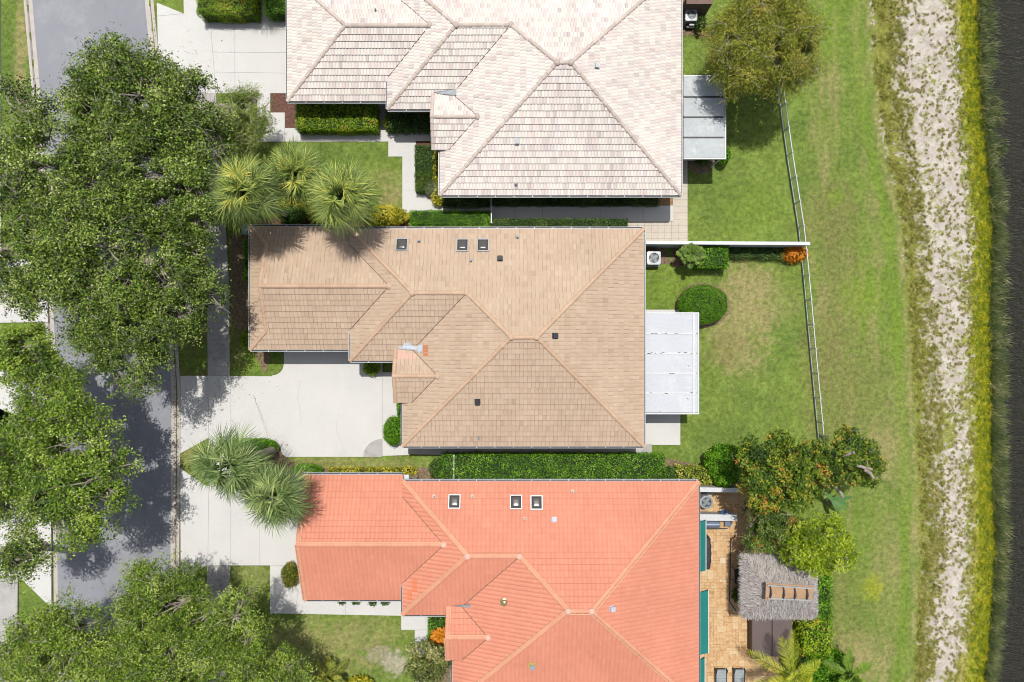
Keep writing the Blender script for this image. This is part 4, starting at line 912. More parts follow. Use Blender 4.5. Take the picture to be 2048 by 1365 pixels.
st_red = dict(trough=.12, base=.4, w=.25, e=.34, t=.034, prof=[0, .026, .026, .0], stag=0, gap=.0, streak=0, lift=.002, jag=.002, cup=.004, cw=.3, tint=lambda: min(1, max(0, G.gauss(.5, .12))), wash=lambda: 0)
h1, on1, e1 = house('house', 'house with pale blended pinkish cream tile roof at the top', (880, 1362, -65, 391), (775, 219), (575, -53, 203), (863, 183, 300), 'hip', M['tile_light'], M['cap_light'], st_light, wall='stucco_pink')
h2, on2, e2 = house('house', 'house with tan painted tile roof in the middle', (805, 1288, 458, 893), (700, 722), (500, 453, 700), (788, 697, 806), 'dutch', M['tile_tan'], M['cap_tan'], st_tan,
                    patches=[(845, 690, 853, 707, 1.0), (851, 704, 861, 717, 1.0), (797, 700, 808, 722, .5), (812, 704, 822, 722, .5), (795, 712, 830, 722, .5)])
h3, on3, e3 = house('house', 'house with coral red painted tile roof at the bottom', (905, 1397, 963, 1411), (805, 1230), (608, 950, 1200), (893, 1213, 1320), 'gable', M['tile_red'], M['cap_red'], st_red,
                    patches=[(822, 1161, 832, 1182, 1.0), (813, 1183, 822, 1196, 1.0)], bright=.9)
for px in ((804, 491), (925, 492), (966, 492)): skylight(h2, on2, *px)
for px in ((909, 1004), (1032, 1005), (1073, 1006)): skylight(h3, on3, *px)
for px in ((1000, 519), (1109, 672), (955, 803)): box_vent(h2, on2, px[0], px[1], 'darkmetal', .14)
for px in ((1034, 282), (1192, 133)): box_vent(h1, on1, px[0], px[1], 'white', .13)
for px in ((1108, 1040), (1223, 1217)): box_vent(h3, on3, px[0], px[1], 'underlay', .14)
box_vent(h3, on3, 1065, 1331, 'alu', .14)
patch(h3, on3, 'sealant_patch', [(1057, 1324), (1072, 1324), (1073, 1334), (1056, 1334)], 'yellow', .06)
o, u, v, n = on3(1009, 1204); b = MB(); b.lathe(tuple(o), [(.26, -.05), (.25, .06), (.17, .09), (.16, .18), (.12, .25), (.03, .28)], 16); b.build('round_vent', M['brass'], h3, smooth=False)
for px in ((942, 522), (838, 483), (1035, 475), (957, 875)): pipe_vent(h2, on2, *px)
for px in ((752, 22), (1032, 370)): pipe_vent(h1, on1, *px)
for px in ((868, 993), (945, 993), (1050, 1037), (1145, 983)): pipe_vent(h3, on3, *px, mat='cream')
patch(h1, on1, 'flashing', [(868, 184), (913, 179), (914, 192), (874, 187)], 'flash', .07)
patch(h3, on3, 'flashing', [(905, 1210), (942, 1209), (942, 1215), (922, 1214)], 'flash', .07)
ulp = [(793, 696), (806, 692), (808, 686), (818, 684), (824, 690), (830, 692), (842, 690), (846, 688), (846, 700), (840, 708), (834, 700), (820, 702), (800, 698)]
patch(h2, on2, 'underlayment', ulp, 'underlay', .06)
# downspout at the pale house
b = MB(); q = P(918, 391, 3.1); b.tube([(q[0], q[1] - .05, 3.1), (q[0], q[1] + .4, 2.7), (q[0], q[1] + .45, .3), (q[0], q[1] + .1, .12), (q[0] - .3, q[1] + .0, .1)], [.05] * 5, 6); b.build('downspout', M['metal_white'], h1)

def patio_roof(root, x0, y0, x1, y1, n, mat, seam, z=2.75, trim='white', border=True, studs=False):
    ax, ay, _ = P(x0, y1, z); bx, by, _ = P(x1, y0, z); p = MB(); H = (by - ay) / n
    for k in range(n): p.box(ax, bx, ay + k * H + .02, ay + (k + 1) * H - .02, z - .09 + .0, z + rnd.uniform(0, .004))
    o = p.build('patio_roof', M[mat], root)
    s = MB()
    for k in range(1, n):
        s.box(ax, bx - .1, ay + k * H - .045, ay + k * H + .045, z - .02, z + .028)
    s.build('seam', M[seam], o)
    e = MB(); w_ = .09
    e.box(ax, bx, ay - w_, ay - .001, z - .13, z + .03); e.box(ax, bx, by + .001, by + w_, z - .13, z + .03); e.box(bx + .001, bx + w_, ay - w_, by + w_, z - .14, z + .035)
    if studs:
        e.box(bx - .30, bx - .18, ay, by, z + .005, z + .04)
        for k in range(n * 2):
            e.box(bx - .62 - rnd.random() * .2, bx - .30, ay + (k + .5) * H / 2, ay + (k + .5) * H / 2 + .05, z + .005, z + .012)
    e.build('trim', M[trim], o)
    pc = MB()
    for yy in np.linspace(ay + .1, by - .1, 4): pc.box(bx - .12, bx - .04, yy - .04, yy + .04, 0.02, z - .14)
    pc.box(bx - .1, bx - .06, ay + .1, by - .1, .9, .95); pc.build('screen_frame', M['metal_white'], o)
    if studs:
        dk = MB()
        for k in range(26):
            yy = ay + H * rnd.randint(1, n - 1) + rnd.uniform(-.05, .05); xx = ax + rnd.random() * (bx - ax - .3); dk.box(xx, xx + rnd.uniform(.03, .22), yy, yy + .03, z + .029, z + .036)
        for k in range(6):
            xx = ax + rnd.random() * (bx - ax - .3); yy = ay + rnd.random() * (by - ay); dk.box(xx, xx + .05, yy, yy + .05, z + .004, z + .012)
        dk.build('debris', M['dark'], o)
patio_roof(h2, 1290, 628, 1395, 826, 5, 'panel', 'white', studs=True)
patio_roof(h1, 1367, 154, 1449, 316, 4, 'panel_old', 'dark', trim='alu')
# teal awnings of the coral house
for (y0, y1, w_) in ((1042, 1145, 15), (1182, 1311, 20), (1317, 1400, 13)):
    b = MB(); ax, ay, _ = P(1396, y1, 2.6); bx, by, _ = P(1396 + w_, y0, 2.3)
    b.add([(ax, ay, 2.62), (bx, ay, 2.3), (bx, by, 2.3), (ax, by, 2.62), (ax, ay, 2.58), (bx, ay, 2.1), (bx, by, 2.1), (ax, by, 2.58)],
          [(0, 1, 2, 3), (7, 6, 5, 4), (1, 5, 6, 2), (0, 4, 5, 1), (3, 2, 6, 7)]); o = b.build('awning', M['teal'], h3)
    c = MB(); c.box(bx + .002, bx + .05, ay - .02, by + .02, 2.08, 2.32); c.build('valance', M['white'], o)

# ---------------------------------------------------------------- garden walls, fences, machines
def wall_thing(label, pts, h, th, mat, name='garden_wall', cat='wall', capm=None):
    root = thing(name, P(*pts[0]), label, cat)
    b = MB(); c = MB()
    for a_, c_ in zip(pts, pts[1:]):
        p, q = P(*a_), P(*c_); b.bar((p[0], p[1], h / 2), (q[0], q[1], h / 2), th, h); c.bar((p[0], p[1], h + .03), (q[0], q[1], h + .03), th + .06, .055)
    b.build('wall_body', M[mat], root); c.build('coping', M[capm or mat], root); return root
w0 = P(1292, 485.5, 1.85); w1 = P(1620, 487.5, 1.85)
def gp(p): return px_of(p[0], p[1], 0)
wall_thing('white garden wall running from the tan house to the fence', [gp(w0), gp(w1)], 1.82, .14, 'white')
w0 = P(1373, 1, 1.6); w1 = P(1425, 1, 1.6)
wall_thing('brown wall stub behind the uppermost air conditioner', [gp(w0), gp(w1)], 1.55, .4, 'brownwall')
w0 = P(1370, 979, 1.7); w1 = P(1478, 981, 1.7)
wall_thing('weathered white wall above the coral house air conditioner', [gp(w0), gp(w1)], 1.66, .22, 'concrete_old', capm='white')
w0 = P(1380, 1035, .9); w1 = P(1474, 1036, .9)
wall_thing('low white ledge wall with a blue hose on it', [gp(w0), gp(w1)], .86, .34, 'concrete_old', capm='white')

def picket_fence(label, pts, h, gap=.115, post_d=1.56, name='picket_fence', pm='metal_white'):
    root = thing(name, P(*pts[0]), label, 'fence'); W = [np.array(P(*p)) for p in pts]
    rl = MB(); pk = MB(); acc = 0
    seg = list(zip(W, W[1:])); tot = sum(np.linalg.norm(b_ - a_) for a_, b_ in seg)
    def at_(s):
        for a_, b_ in seg:
            l = np.linalg.norm(b_ - a_)
            if s <= l + 1e-9: return a_ + (b_ - a_) * s / l
            s -= l
        return W[-1]
    for a_, b_ in seg:
        for z in (.12, h - .03): rl.bar((a_[0], a_[1], z), (b_[0], b_[1], z), .05, .045)
    rl.build('rail', M[pm], root)
    s = 0
    while s < tot: p = at_(s); pk.cbox((p[0], p[1], (h + .14) / 2 - .03), (.018, .018, h - .16)); s += gap
    pk.build('pickets', M[pm], root)
    s = 0
    while s < tot + .01:
        p = at_(min(s, tot)); b = MB(); b.cbox((p[0], p[1], h / 2), (.065, .065, h + .06)); b.cbox((p[0], p[1], h + .045), (.085, .085, .03)); b.build('post', M[pm], root); s += post_d
    return root
picket_fence('long white metal picket fence between the back gardens and the bank', [(1548, 120), (1552, 163), (1573, 315), (1595, 455), (1602, 517), (1609, 592), (1621, 726), (1634, 865), (1642, 960)], 1.0)
picket_fence('short white side gate next to the bright hedge below the pale house', [(983, 396), (984, 452)], 1.3, post_d=.9, name='side_gate')
picket_fence('short white side gate at the left end of the long hedge', [(911, 905), (911, 960)], 1.3, post_d=.85, name='side_gate')

def ac_unit(label, px, py, s=.8, h=.85, rot=0, casing='alu', round_=False):
    x, y, _ = P(px, py, h); root = thing('ac_unit', (x, y, 0), label, 'air conditioner', 'outdoor air conditioners')
    b = MB(); a = s / 2
    MB().box(x - a - .08, x + a + .08, y - a - .08, y + a + .08, 0, .07).build('pad', M['concrete_old'], root)
    if round_:
        b.lathe((x, y, 0), [(a, .07), (a, h - .22)], 8 * 3, tv=(0, 0, 0))
    else:
        b.box(x - a, x + a, y - a, y + a, .071, h - .12, mi=1)
        for k in range(14):
            q = -a + s * (k + .5) / 14
            for (dx, dy) in ((q, -a - .01), (q, a + .01)): b.box(x + dx - .012, x + dx + .012, y + dy - .008, y + dy + .008, .08, h - .12)
            for (dx, dy) in ((-a - .01, q), (a + .01, q)): b.box(x + dx - .008, x + dx + .008, y + dy - .012, y + dy + .012, .08, h - .12)
    b.build('casing', [M[casing], M['darkmetal']], root)
    top = MB(); n = 32; r1, r2 = a * .78, a * 1.02; vs = []
    for k in range(n):
        t_ = 2 * math.pi * (k + .5) / n; c_, s_ = math.cos(t_), math.sin(t_); q = 1.0 if round_ else min(1 / max(abs(c_), abs(s_)), 1.28)
        vs += [(x + r1 * c_, y + r1 * s_, h - .02), (x + r2 * q * c_, y + r2 * q * s_, h - .02), (x + r1 * c_, y + r1 * s_, h + .015), (x + r2 * q * c_, y + r2 * q * s_, h - .002), (x + r2 * q * c_, y + r2 * q * s_, h - .14), (x + r1 * c_, y + r1 * s_, h - .14)]
    f = []
    for k in range(n):
        i, j = 6 * k, 6 * ((k + 1) % n); f += [(i + 2, i + 3, j + 3, j + 2), (i + 3, i + 4, j + 4, j + 3), (i + 2, j + 2, j + 5, i + 5)]
    top.add(vs, f); top.build('top_rim', M[casing], root)
    MB().lathe((x, y, h - .2), [(r1, 0), (r1, .01)], 24).build('fan_well', M['dark'], root)
    fn = MB(); fn.lathe((x, y, h - .12), [(.09, 0), (.09, .08), (.05, .1)], 12)
    for k in range(4):
        t_ = rot + k * math.pi / 2; c_, s_ = math.cos(t_), math.sin(t_); d = (c_, s_, 0); e = (-s_, c_, 0)
        fn.obox((x, y, h - .1), d, e, (0, 0, 1), (.07, r1 * .93), (-.075, .1), (0, .012))
    fn.build('fan', M['flash'], root)
    gr = MB()
    for rr in (.3, .55, .8, .98):
        pts = [(x + r1 * rr * math.cos(t_), y + r1 * rr * math.sin(t_), h + .012) for t_ in np.linspace(0, 2 * math.pi, 25)]; gr.tube(pts, [.005] * 25, 4, cap=False)
    for k in range(12):
        t_ = k * math.pi / 6; gr.bar((x + .06 * math.cos(t_), y + .06 * math.sin(t_), h + .012), (x + r1 * math.cos(t_), y + r1 * math.sin(t_), h + .012), .006, .006)
    gr.build('grille', M['alu'], root)
ac_unit('white square air conditioner below the white garden wall', 1308, 516, .84, .85, .5, 'metal_white')
ac_unit('light air conditioner at the top corner of the pale roofed house', 1383, 30, .72, .8, .2, 'alu')
ac_unit('grey rounded air conditioner on the travertine patio', 1413, 1005, .82, .8, .9, 'flash', True)
x, y, _ = P(1382, 49, .5); r_ = thing('pump', (x, y, 0), 'small black pump below the uppermost air conditioner', 'pump')
MB().box(x - .25, x + .22, y - .14, y + .14, 0, .35).build('pump_base', M['black'], r_); MB().tube([(x - .1, y, .42), (x + .2, y, .42)], [.1, .1], 10).build('motor', M['alu'], r_)
x, y, _ = P(491, 459, .8); r_ = thing('utility_box', (x, y, 0), 'pale green utility box at the corner below the palms', 'utility box')
b = MB(); b.box(x - .22, x + .22, y - .3, y + .3, 0, .75); b.box(x - .25, x + .25, y - .33, y + .33, .75, .82); b.build('cabinet', M['teal_box'], r_)
MB().box(x - .2, x + .2, y - .34, y - .3, .1, .7).build('cabinet_door', M['teal_box'], r_)
for (px, py, rr, lb, mt) in ((1348, 881, .2, 'round tan drain cover on the rear patio slab', 'drain'), (862, 946, .2, 'round brown valve cover left of the long hedge', 'drain')):
    x, y, _ = P(px, py); b = MB(); b.lathe((x, y, .0), [(rr, 0), (rr, .05), (rr * .86, .055), (rr * .84, .07), (rr * .1, .075)], 20); tag(b.build('drain_cover', M[mt]), lb, 'drain cover')
# barbecue under a dark cover
x, y, _ = P(1415, 1109, 1.1); r_ = thing('covered_grill', (x, y, 0), 'domed barbecue under a charcoal fabric cover beside the awning', 'barbecue')
b = MB(); vs = []; K, J = 16, 13
for i in range(K + 1):
    for j in range(J + 1):
        s, t_ = i / K * 2 - 1, j / J; a = math.pi * t_
        wy = .98 * s; hh = 1.15 * (1 - .12 * s ** 4) + .02 * math.sin(9 * s + 3 * a); rx = .42 * (1 - .18 * abs(s) ** 3)
        xx = x - .1 + rx * math.copysign(abs(math.cos(a)) ** .5, math.cos(a)) * (1 if t_ > 0 else 1); zz = hh * min(1, (math.sin(a) ** .35 if math.sin(a) > 1e-6 else 0)); vs.append((xx + .02 * math.sin(6 * s + i), y + wy, zz))
b.add(vs, [(i * (J + 1) + j, i * (J + 1) + j + 1, (i + 1) * (J + 1) + j + 1, (i + 1) * (J + 1) + j) for i in range(K) for j in range(J)] + [tuple(range(J, -1, -1)), tuple(K * (J + 1) + j for j in range(J + 1))])
b.build('cover', M['cloth_dark'], r_, smooth=True)
b = MB(); b.bar((x - .3, y - 1.0, .12), (x - .3, y + 1.0, .12), .05, .05); b.build('trolley', M['black'], r_)
# stainless cylinder below the ledge
x, y, _ = P(1424, 1050, .9); r_ = thing('steel_tank', (x, y, 0), 'horizontal blue grey steel cylinder below the ledge wall', 'smoker')
MB().tube([(x - .55, y, .8), (x - .5, y, .8), (x + .45, y, .8), (x + .5, y, .8)], [.17, .22, .22, .17], 16).build('drum', M['bluegrey'], r_, smooth=False)
b = MB()
for dx in (-.4, .4):
    for dy in (-.15, .15): b.box(x + dx - .02, x + dx + .02, y + dy - .02, y + dy + .02, .02, .62)
b.box(x - .55, x + 1.1, y - .36, y - .3, .5, .54); b.build('stand', M['darkmetal'], r_)
x, y, _ = P(1456, 1046, .3); b = MB(); b.box(x - .18, x + .18, y - .2, y + .2, .02, .3); b.box(x - .2, x + .2, y - .22, y + .22, .3, .33); tag(b.build('blue_bin', M['bluegrey']), 'small pale blue box on the patio beside the steel cylinder', 'box')
x, y, _ = P(1449, 1025, 1.0); b = MB()
for k in range(5):
    a0 = rnd.random() * 6; pts = [(x + .17 * (1 + .2 * k / 5) * math.cos(a0 + t_) * (1 + .2 * math.sin(3 * t_ + k)), y + .12 * math.sin(a0 + t_), .92 + .03 * k) for t_ in np.linspace(0, 5.6, 16)]
    b.tube(pts, [.028] * 16, 5)
tag(b.build('hose', M['blue']), 'tangled blue garden hose lying on the white ledge', 'hose')

# tiki hut
x0_, y1_, _ = P(1484, 1108, 2.6); x1_, y0_, _ = P(1633, 1235, 2.6)
hx, hy = (x0_ + x1_) / 2, (y0_ + y1_) / 2
r_ = thing('tiki_hut', (hx, hy, 0), 'palm thatched tiki hut standing on the golden patio', 'hut')
ridge_y = hy + .0; hip = 1.35; zr = 4.2; ze = 2.55; rw, reE = x0_ + hip, x1_ - hip
b = MB(); b.add([(x0_, y0_, ze), (x1_, y0_, ze), (x1_, y1_, ze), (x0_, y1_, ze), (rw, ridge_y, zr - .08), (reE, ridge_y, zr - .08)], [(0, 1, 5, 4), (1, 2, 5), (2, 3, 4, 5), (3, 0, 4), (3, 2, 1, 0)])
THM = rough_mat('thatch_base', S(150, 140, 134), S(110, 102, 98), 4, 30, 0.95, 0.5); b.build('thatch_base', THM, r_)
THATCH = leaf_mat('grey_thatch', [(0.0, S(92, 86, 84)), (0.25, S(148, 141, 137)), (0.55, S(180, 173, 168)), (0.85, S(200, 192, 186)), (1.0, S(216, 208, 200))], 0.05, 0.9)
n = 15000; px_ = x0_ + R.random(n) * (x1_ - x0_); py_ = y0_ + R.random(n) * (y1_ - y0_)
dS, dN, dW, dE = py_ - y0_, y1_ - py_, px_ - x0_, x1_ - px_; hy2 = (y1_ - y0_) / 2
sS, sN, sW, sE = dS / hy2, dN / hy2, dW / hip, dE / hip; ms = np.minimum(np.minimum(sS, sN), np.minimum(sW, sE)); zz = ze + (zr - ze) * ms
jn = R.normal(size=(4, n)) * .11; sS, sN, sW, sE = sS + jn[0], sN + jn[1], sW + jn[2], sE + jn[3]; ms = np.minimum(np.minimum(sS, sN), np.minimum(sW, sE))
dirs = np.zeros((n, 3)); dirs[:, 1] = np.where(ms == sS, -1, np.where(ms == sN, 1, 0)); dirs[:, 0] = np.where(ms == sW, -1, np.where(ms == sE, 1, 0)); sl_ = np.where(dirs[:, 1] != 0, (zr - ze) / hy2, (zr - ze) / hip)
dirs[:, 2] = -sl_ + .14; dirs += R.normal(size=(n, 3)) * .34; dirs /= np.linalg.norm(dirs, axis=1)[:, None]
b = MB(); blade_strip(b, np.stack([px_, py_, zz + .03 + .06 * R.random(n)], 1), dirs, .20 + .2 * R.random(n), .028, .12, .5 + R.normal(size=n) * .22, 2); b.build('thatch', THATCH, r_)
for (a_, c_) in ((.5, .4), (.5, -.4), (-.5, .4), (-.5, -.4)):
    qx, qy = hx + a_ * (x1_ - x0_ - 1.0), hy + c_ * (y1_ - y0_ - .6); MB().tube([(qx, qy, 0), (qx, qy, ze + .05)], [.09, .08], 9).build('post', M['bark'], r_)
MB().box(hx - 1.2, hx + 1.2, hy - .3, hy + .3, .95, 1.02).box(hx - 1.1, hx + 1.1, hy - .2, hy + .2, 0.02, .95).build('bar_counter', M['wood'], r_)
# board and ladder lying on the thatch
zb = 4.02
q = [P(1531, 1165, zb + .2), P(1625, 1172, zb + .2), P(1623, 1201, zb + .2), P(1530, 1199, zb + .2)]
zt_ = zr + .06
b = MB(); b.prism([(a_[0], a_[1]) for a_ in q], zt_, zt_ + .025); tag(b.build('plywood_board', M['wood']), 'tan plywood board lying on the thatched ridge under the ladder', 'board')
r_ = thing('ladder', (q[0][0], q[0][1], zt_ + .03), 'aluminium ladder with dark rungs laid flat on the hut roof', 'ladder')
b = MB(); rails = []
for (ya, yb) in ((1171, 1177), (1197, 1201)):
    p, e = P(1535, ya, zt_ + .1), P(1622, yb, zt_ + .1); b = MB(); b.bar((p[0], p[1], zt_ + .09), (e[0], e[1], zt_ + .09), .07, .09); b.build('rail', M['alu'], r_); rails.append((p, e))
for k, s in enumerate((.06, .36, .62, .9)):
    a_ = np.array(rails[0][0]) * (1 - s) + np.array(rails[0][1]) * s; c_ = np.array(rails[1][0]) * (1 - s) + np.array(rails[1][1]) * s
    b = MB(); md = (a_ + c_) / 2 + np.array((.06, 0, 0)); a_[2] = c_[2] = md[2] = zt_ + .1; b.tube([a_, md + (0, .1, 0), md - (0, .12, 0), c_], [.03, .045, .075, .04], 6); b.build('rung', M['darkmetal'], r_)
# hot tub
ax, ay, _ = P(1504, 1314, .95); bx, by, _ = P(1585, 1229, .95); r_ = thing('hot_tub', ((ax + bx) / 2, (ay + by) / 2, 0), 'square hot tub closed with a brown folding cover', 'hot tub')
MB().box(ax + .08, bx - .08, ay + .08, by - .08, 0, .82).build('tub_body', M['brownwall'], r_)
mx = (ax + bx) / 2
def pad(x0, x1, y0, y1, z0, z1, r=.05):
    b = MB(); vs = []
    for z, i in ((z0, .0), (z1 - r, 0), (z1 - r * .3, r * .3), (z1, r)):
        vs += [(x0 + i, y0 + i, z), (x1 - i, y0 + i, z), (x1 - i, y1 - i, z), (x0 + i, y1 - i, z)]
    f = [(3, 2, 1, 0), (12, 13, 14, 15)] + [(4 * k + j, 4 * k + (j + 1) % 4, 4 * k + 4 + (j + 1) % 4, 4 * k + 4 + j) for k in range(3) for j in range(4)]
    return b.add(vs, f)
pad(ax, mx - .015, ay, by, .825, .95).build('cover_panel', M['brown_vinyl'], r_); pad(mx + .015, bx, ay, by, .825, .95).build('cover_panel', M['brown_vinyl'], r_)
MB().box(mx - .015, mx + .015, ay + .02, by - .02, .84, .91).build('cover_fold', M['black'], r_)
MB().box(ax + .2, ax + 1.0, ay - .42, ay - .02, 0.02, .3).box(ax + .1, ax + .95, ay - .14, ay - .02, .3, .5).build('step', M['cloth_dark'], r_)
# bench beside the hut
x, y, _ = P(1475, 1152, .6); r_ = thing('bar_stool', (x, y, 0), 'black bar stool half hidden by the thatch edge', 'stool')
MB().box(x - .22, x + .25, y - .45, y + .45, .62, .72).build('seat', M['black'], r_)
for dx, dy in ((-.18, -.4), (-.18, .4), (.2, -.4), (.2, .4)): MB().box(x + dx - .02, x + dx + .02, y + dy - .02, y + dy + .02, .02, .62).build('leg', M['black'], r_)
# loungers
for (px, side) in ((1443, 'left'), (1479, 'right')):
    x, y, _ = P(px, 1350, .4); r_ = thing('sun_lounger', (x, y - .8, 0), f'grey mesh sun lounger, the {side} one of two at the bottom edge of the patio', 'sun lounger', 'grey loungers on the patio')
    b = MB(); w_ = .31
    for k in range(22): b.box(x - w_, x + w_, y - 1.85 + k * .1, y - 1.85 + k * .1 + .092, .36, .372)
    b.build('mesh_seat', M['panel_old' if 0 else 'flash'], r_)
    b = MB()
    for s_ in (-1, 1): b.bar((x + s_ * (w_ + .03), y - 1.9, .36), (x + s_ * (w_ + .03), y + .42, .36), .045, .05); b.bar((x + s_ * (w_ + .03), y + .0, .36), (x + s_ * (w_ + .03), y + .42, .62), .045, .04)
    b.bar((x - w_, y + .34, .36), (x + w_, y + .34, .36), .04, .04); b.build('frame', M['black'], r_)
    for s_ in (-1, 1):
        for yy in (-1.7, .2): MB().box(x + s_ * (w_ + .03) - .02, x + s_ * (w_ + .03) + .02, y + yy - .02, y + yy + .02, .02, .335).build('leg', M['black'], r_)

# ---------------------------------------------------------------- trees
g1 = 'live oaks along the street'
def oak(label, *a, **k): return tree('oak_tree', label, *a, group=g1, **k)
oak('broad grey green oak over the street at the upper end of the row', 250, 205, 7.6, 3.55, 3.0, OAK, base=(345,300), clumps=240, per=230, lsize=.125, sparse=.5, lobes=.16)
oak('oak with loose twiggy crown reaching the pale house driveway', 375, 255, 7.0, 2.6, 2.4, OAK, base=(370,330), clumps=150, per=190, lsize=.12, sparse=.6, lobes=.22)
oak('sparse greyish oak at the left edge above the far driveway', 50, 310, 8.4, 3.3, 2.8, OAK, base=(40,350), gap=.4, clumps=125, per=200, lsize=.125, sparse=.7, lobes=.2)
oak('dark dense oak in the centre of the upper canopy', 190, 400, 8.4, 3.6, 3.0, OAK, base=(62,420), clumps=260, per=220, lsize=.12, sparse=.4, lobes=.14)
oak('oak leaning over the footway left of the three palms', 345, 395, 7.6, 2.35, 2.8, OAK, base=(383,420), gap=.40, clumps=170, per=210, lsize=.12, sparse=.45, lobes=.16)
oak('oak spreading toward the tan house over the footway', 338, 555, 7.6, 2.5, 2.8, OAK, base=(383,560), gap=.455, clumps=160, per=200, lsize=.12, sparse=.4, lobes=.18)
oak('oak at the lower end of the upper canopy above the asphalt', 255, 640, 7.8, 3.3, 2.8, OAK, base=(372,650), clumps=230, per=220, lsize=.12, sparse=.4, lobes=.18)
oak('oak on the far verge at the left edge of the upper canopy', 90, 520, 8.4, 3.1, 2.8, OAK, base=(80,500), clumps=200, per=210, lsize=.12, sparse=.45, lobes=.18)
oak('small bright green oak beside the far driveway', 52, 718, 6.6, 1.75, 2.0, OAK2, base=(78,700), clumps=80, per=240, lsize=.12, lobes=.12)
oak('bright oak over the left kerb with an open crown', 110, 838, 7.2, 2.5, 2.6, OAK2, base=(70,850), clumps=120, per=230, lsize=.125, sparse=.5, lobes=.22)
oak('bright oak throwing a lobed shadow on the road', 150, 975, 7.4, 2.8, 2.6, OAK2, base=(72,960), clumps=140, per=230, lsize=.13, sparse=.5, lobes=.25)
oak('oak crown cut by the left edge beside the far footway', 10, 960, 7.0, 2.2, 2.4, OAK2, clumps=80, per=220, lsize=.125, sparse=.6, lobes=.25)
oak('small dark oak sprig above the far footway', 45, 1110, 6.0, 1.5, 2.0, OAK, clumps=45, per=180, lsize=.12, sparse=.7, lobes=.35)
g2 = 'fine leaved trees at the lower left'
def fine(label, *a, **k): return tree('street_tree', label, *a, group=g2, **k)
fine('fine leaved tree covering the road just below the coral driveway', 325, 1212, 6.0, 2.4, 3.0, OAK3, base=(385,1195), clumps=170, per=260, lsize=.11, aspect=.4, lobes=.14)
fine('yellowish fine leaved tree in the lower left corner', 105, 1315, 6.6, 3.1, 3.0, OAK3, clumps=240, per=260, lsize=.115, aspect=.4, lobes=.12)
fine('fine leaved tree at the bottom edge over the road', 300, 1345, 6.6, 2.9, 3.0, OAK3, clumps=210, per=260, lsize=.11, aspect=.4, lobes=.14)
fine('pale fine leaved tree at the bottom beside the footway', 445, 1285, 6.4, 2.6, 2.8, OAK3, clumps=170, per=260, lsize=.11, aspect=.4, lobes=.16)
fine('small shaded tree on the lawn at the bottom edge', 545, 1365, 5.0, 1.9, 2.2, OAK3, clumps=90, per=220, lsize=.11, aspect=.45, lobes=.2)
tree('bottlebrush_tree', 'light feathery small tree left of the palms by the walk', 485, 245, 4.6, 1.75, 2.4, WIL and leaf_mat('feathery_leaf', [(0, S(70, 90, 36)), (.4, S(116, 136, 58)), (.7, S(150, 164, 84)), (1, S(186, 188, 120))], .35), clumps=100, per=260, lsize=.13, aspect=.22, hang=.9, lobes=.14, tr=.12, crad=.6)
tree('willow_tree', 'large olive and gold drooping tree above the rear fence', 1532, 78, 5.6, 3.1, 3.6, WIL, gap=.3, clumps=280, per=330, lsize=.16, aspect=.2, hang=1.2, lobes=.12, droop=.25, crad=.8, sparse=.3)
tree('mango_tree', 'dark green tree with reddish orange new leaves by the fence end', 1565, 945, 5.2, 2.75, 2.8, MANGO, base=(1560, 950), ell=.82, clumps=150, per=150, lsize=.18, aspect=.45, lobes=.16, crad=.5, up=.7, gap=.33, twigs=False)
MG = tree('mango_tree', 'reddish leaved branch crown with cut grey limbs over the grass', 1695, 925, 4.4, 2.1, 1.8, MANGO, base=(1640, 945), ell=.68, clumps=100, per=150, lsize=.18, aspect=.45, lobes=.3, crad=.45, up=.7, tr=.2, gap=.34)
tree('hibiscus_shrub', 'mid green hibiscus with a few red blooms above the thatch', 1540, 1055, 3.0, 1.55, 2.4, HIB, clumps=70, per=170, lsize=.13, aspect=.45, lobes=.2, crad=.45, tr=.1, cat='shrub')
tree('lime_tree', 'bright yellow green tree right of the thatched hut', 1640, 1090, 4.6, 1.75, 2.4, LIME, gap=.1, clumps=95, per=150, lsize=.17, aspect=.35, lobes=.14, crad=.48, tr=.12, up=.6)
tree('magnolia_tree', 'small glossy leaved tree beside the coral house entry walk', 858, 1328, 3.0, 1.25, 1.9, MAG, gap=.25, clumps=48, per=120, lsize=.15, aspect=.5, lobes=.25, crad=.42, tr=.09, up=.65)
# cut limbs of the mango
for (a_, z0_, c_, z1_) in (((1690, 928), 5.2, (1745, 940), 5.9), ((1730, 940), 5.7, (1748, 957), 5.9), ((1672, 975), 3.6, (1686, 996), 4.2), ((1572, 908), 4.8, (1580, 900), 5.4), ((1686, 914), 5.2, (1708, 905), 5.9)):
    p_, q_ = P(a_[0], a_[1], z0_), P(c_[0], c_[1], z1_); MB().tube([p_, ((p_[0] + q_[0]) / 2, (p_[1] + q_[1]) / 2 + .05, (p_[2] + q_[2]) / 2 + .1), q_], [.11, .09, .08], 8).build('cut_limb', M['bark'], MG)
fan_palm('fan palm nearest the street with a wide grey green crown', 490, 385, 7.6, (583, 436), PALM, seed=1, rad=1.95)
fan_palm('fan palm standing behind the other two on the lawn', 592, 350, 6.2, (655, 394), PALM, seed=2, rad=1.75)
fan_palm('fan palm right of the other two next to the lawn', 683, 395, 7.0, (734, 438), PALM, seed=3, rad=1.95)
fan_palm('leaning fan palm whose bare trunk shows beside the driveway', 455, 930, 6.5, (551, 897), PALM2, seed=4, rad=2.0, nf=36)
fan_palm('fan palm casting its shadow on the coral roof', 547, 992, 6.4, (618, 944), PALM2, seed=5, rad=1.95, nf=44)
fan_palm('fan palm just outside the top edge shading the driveway', 450, -190, 6.5, (520, -50), PALM, seed=6, rad=2.0)

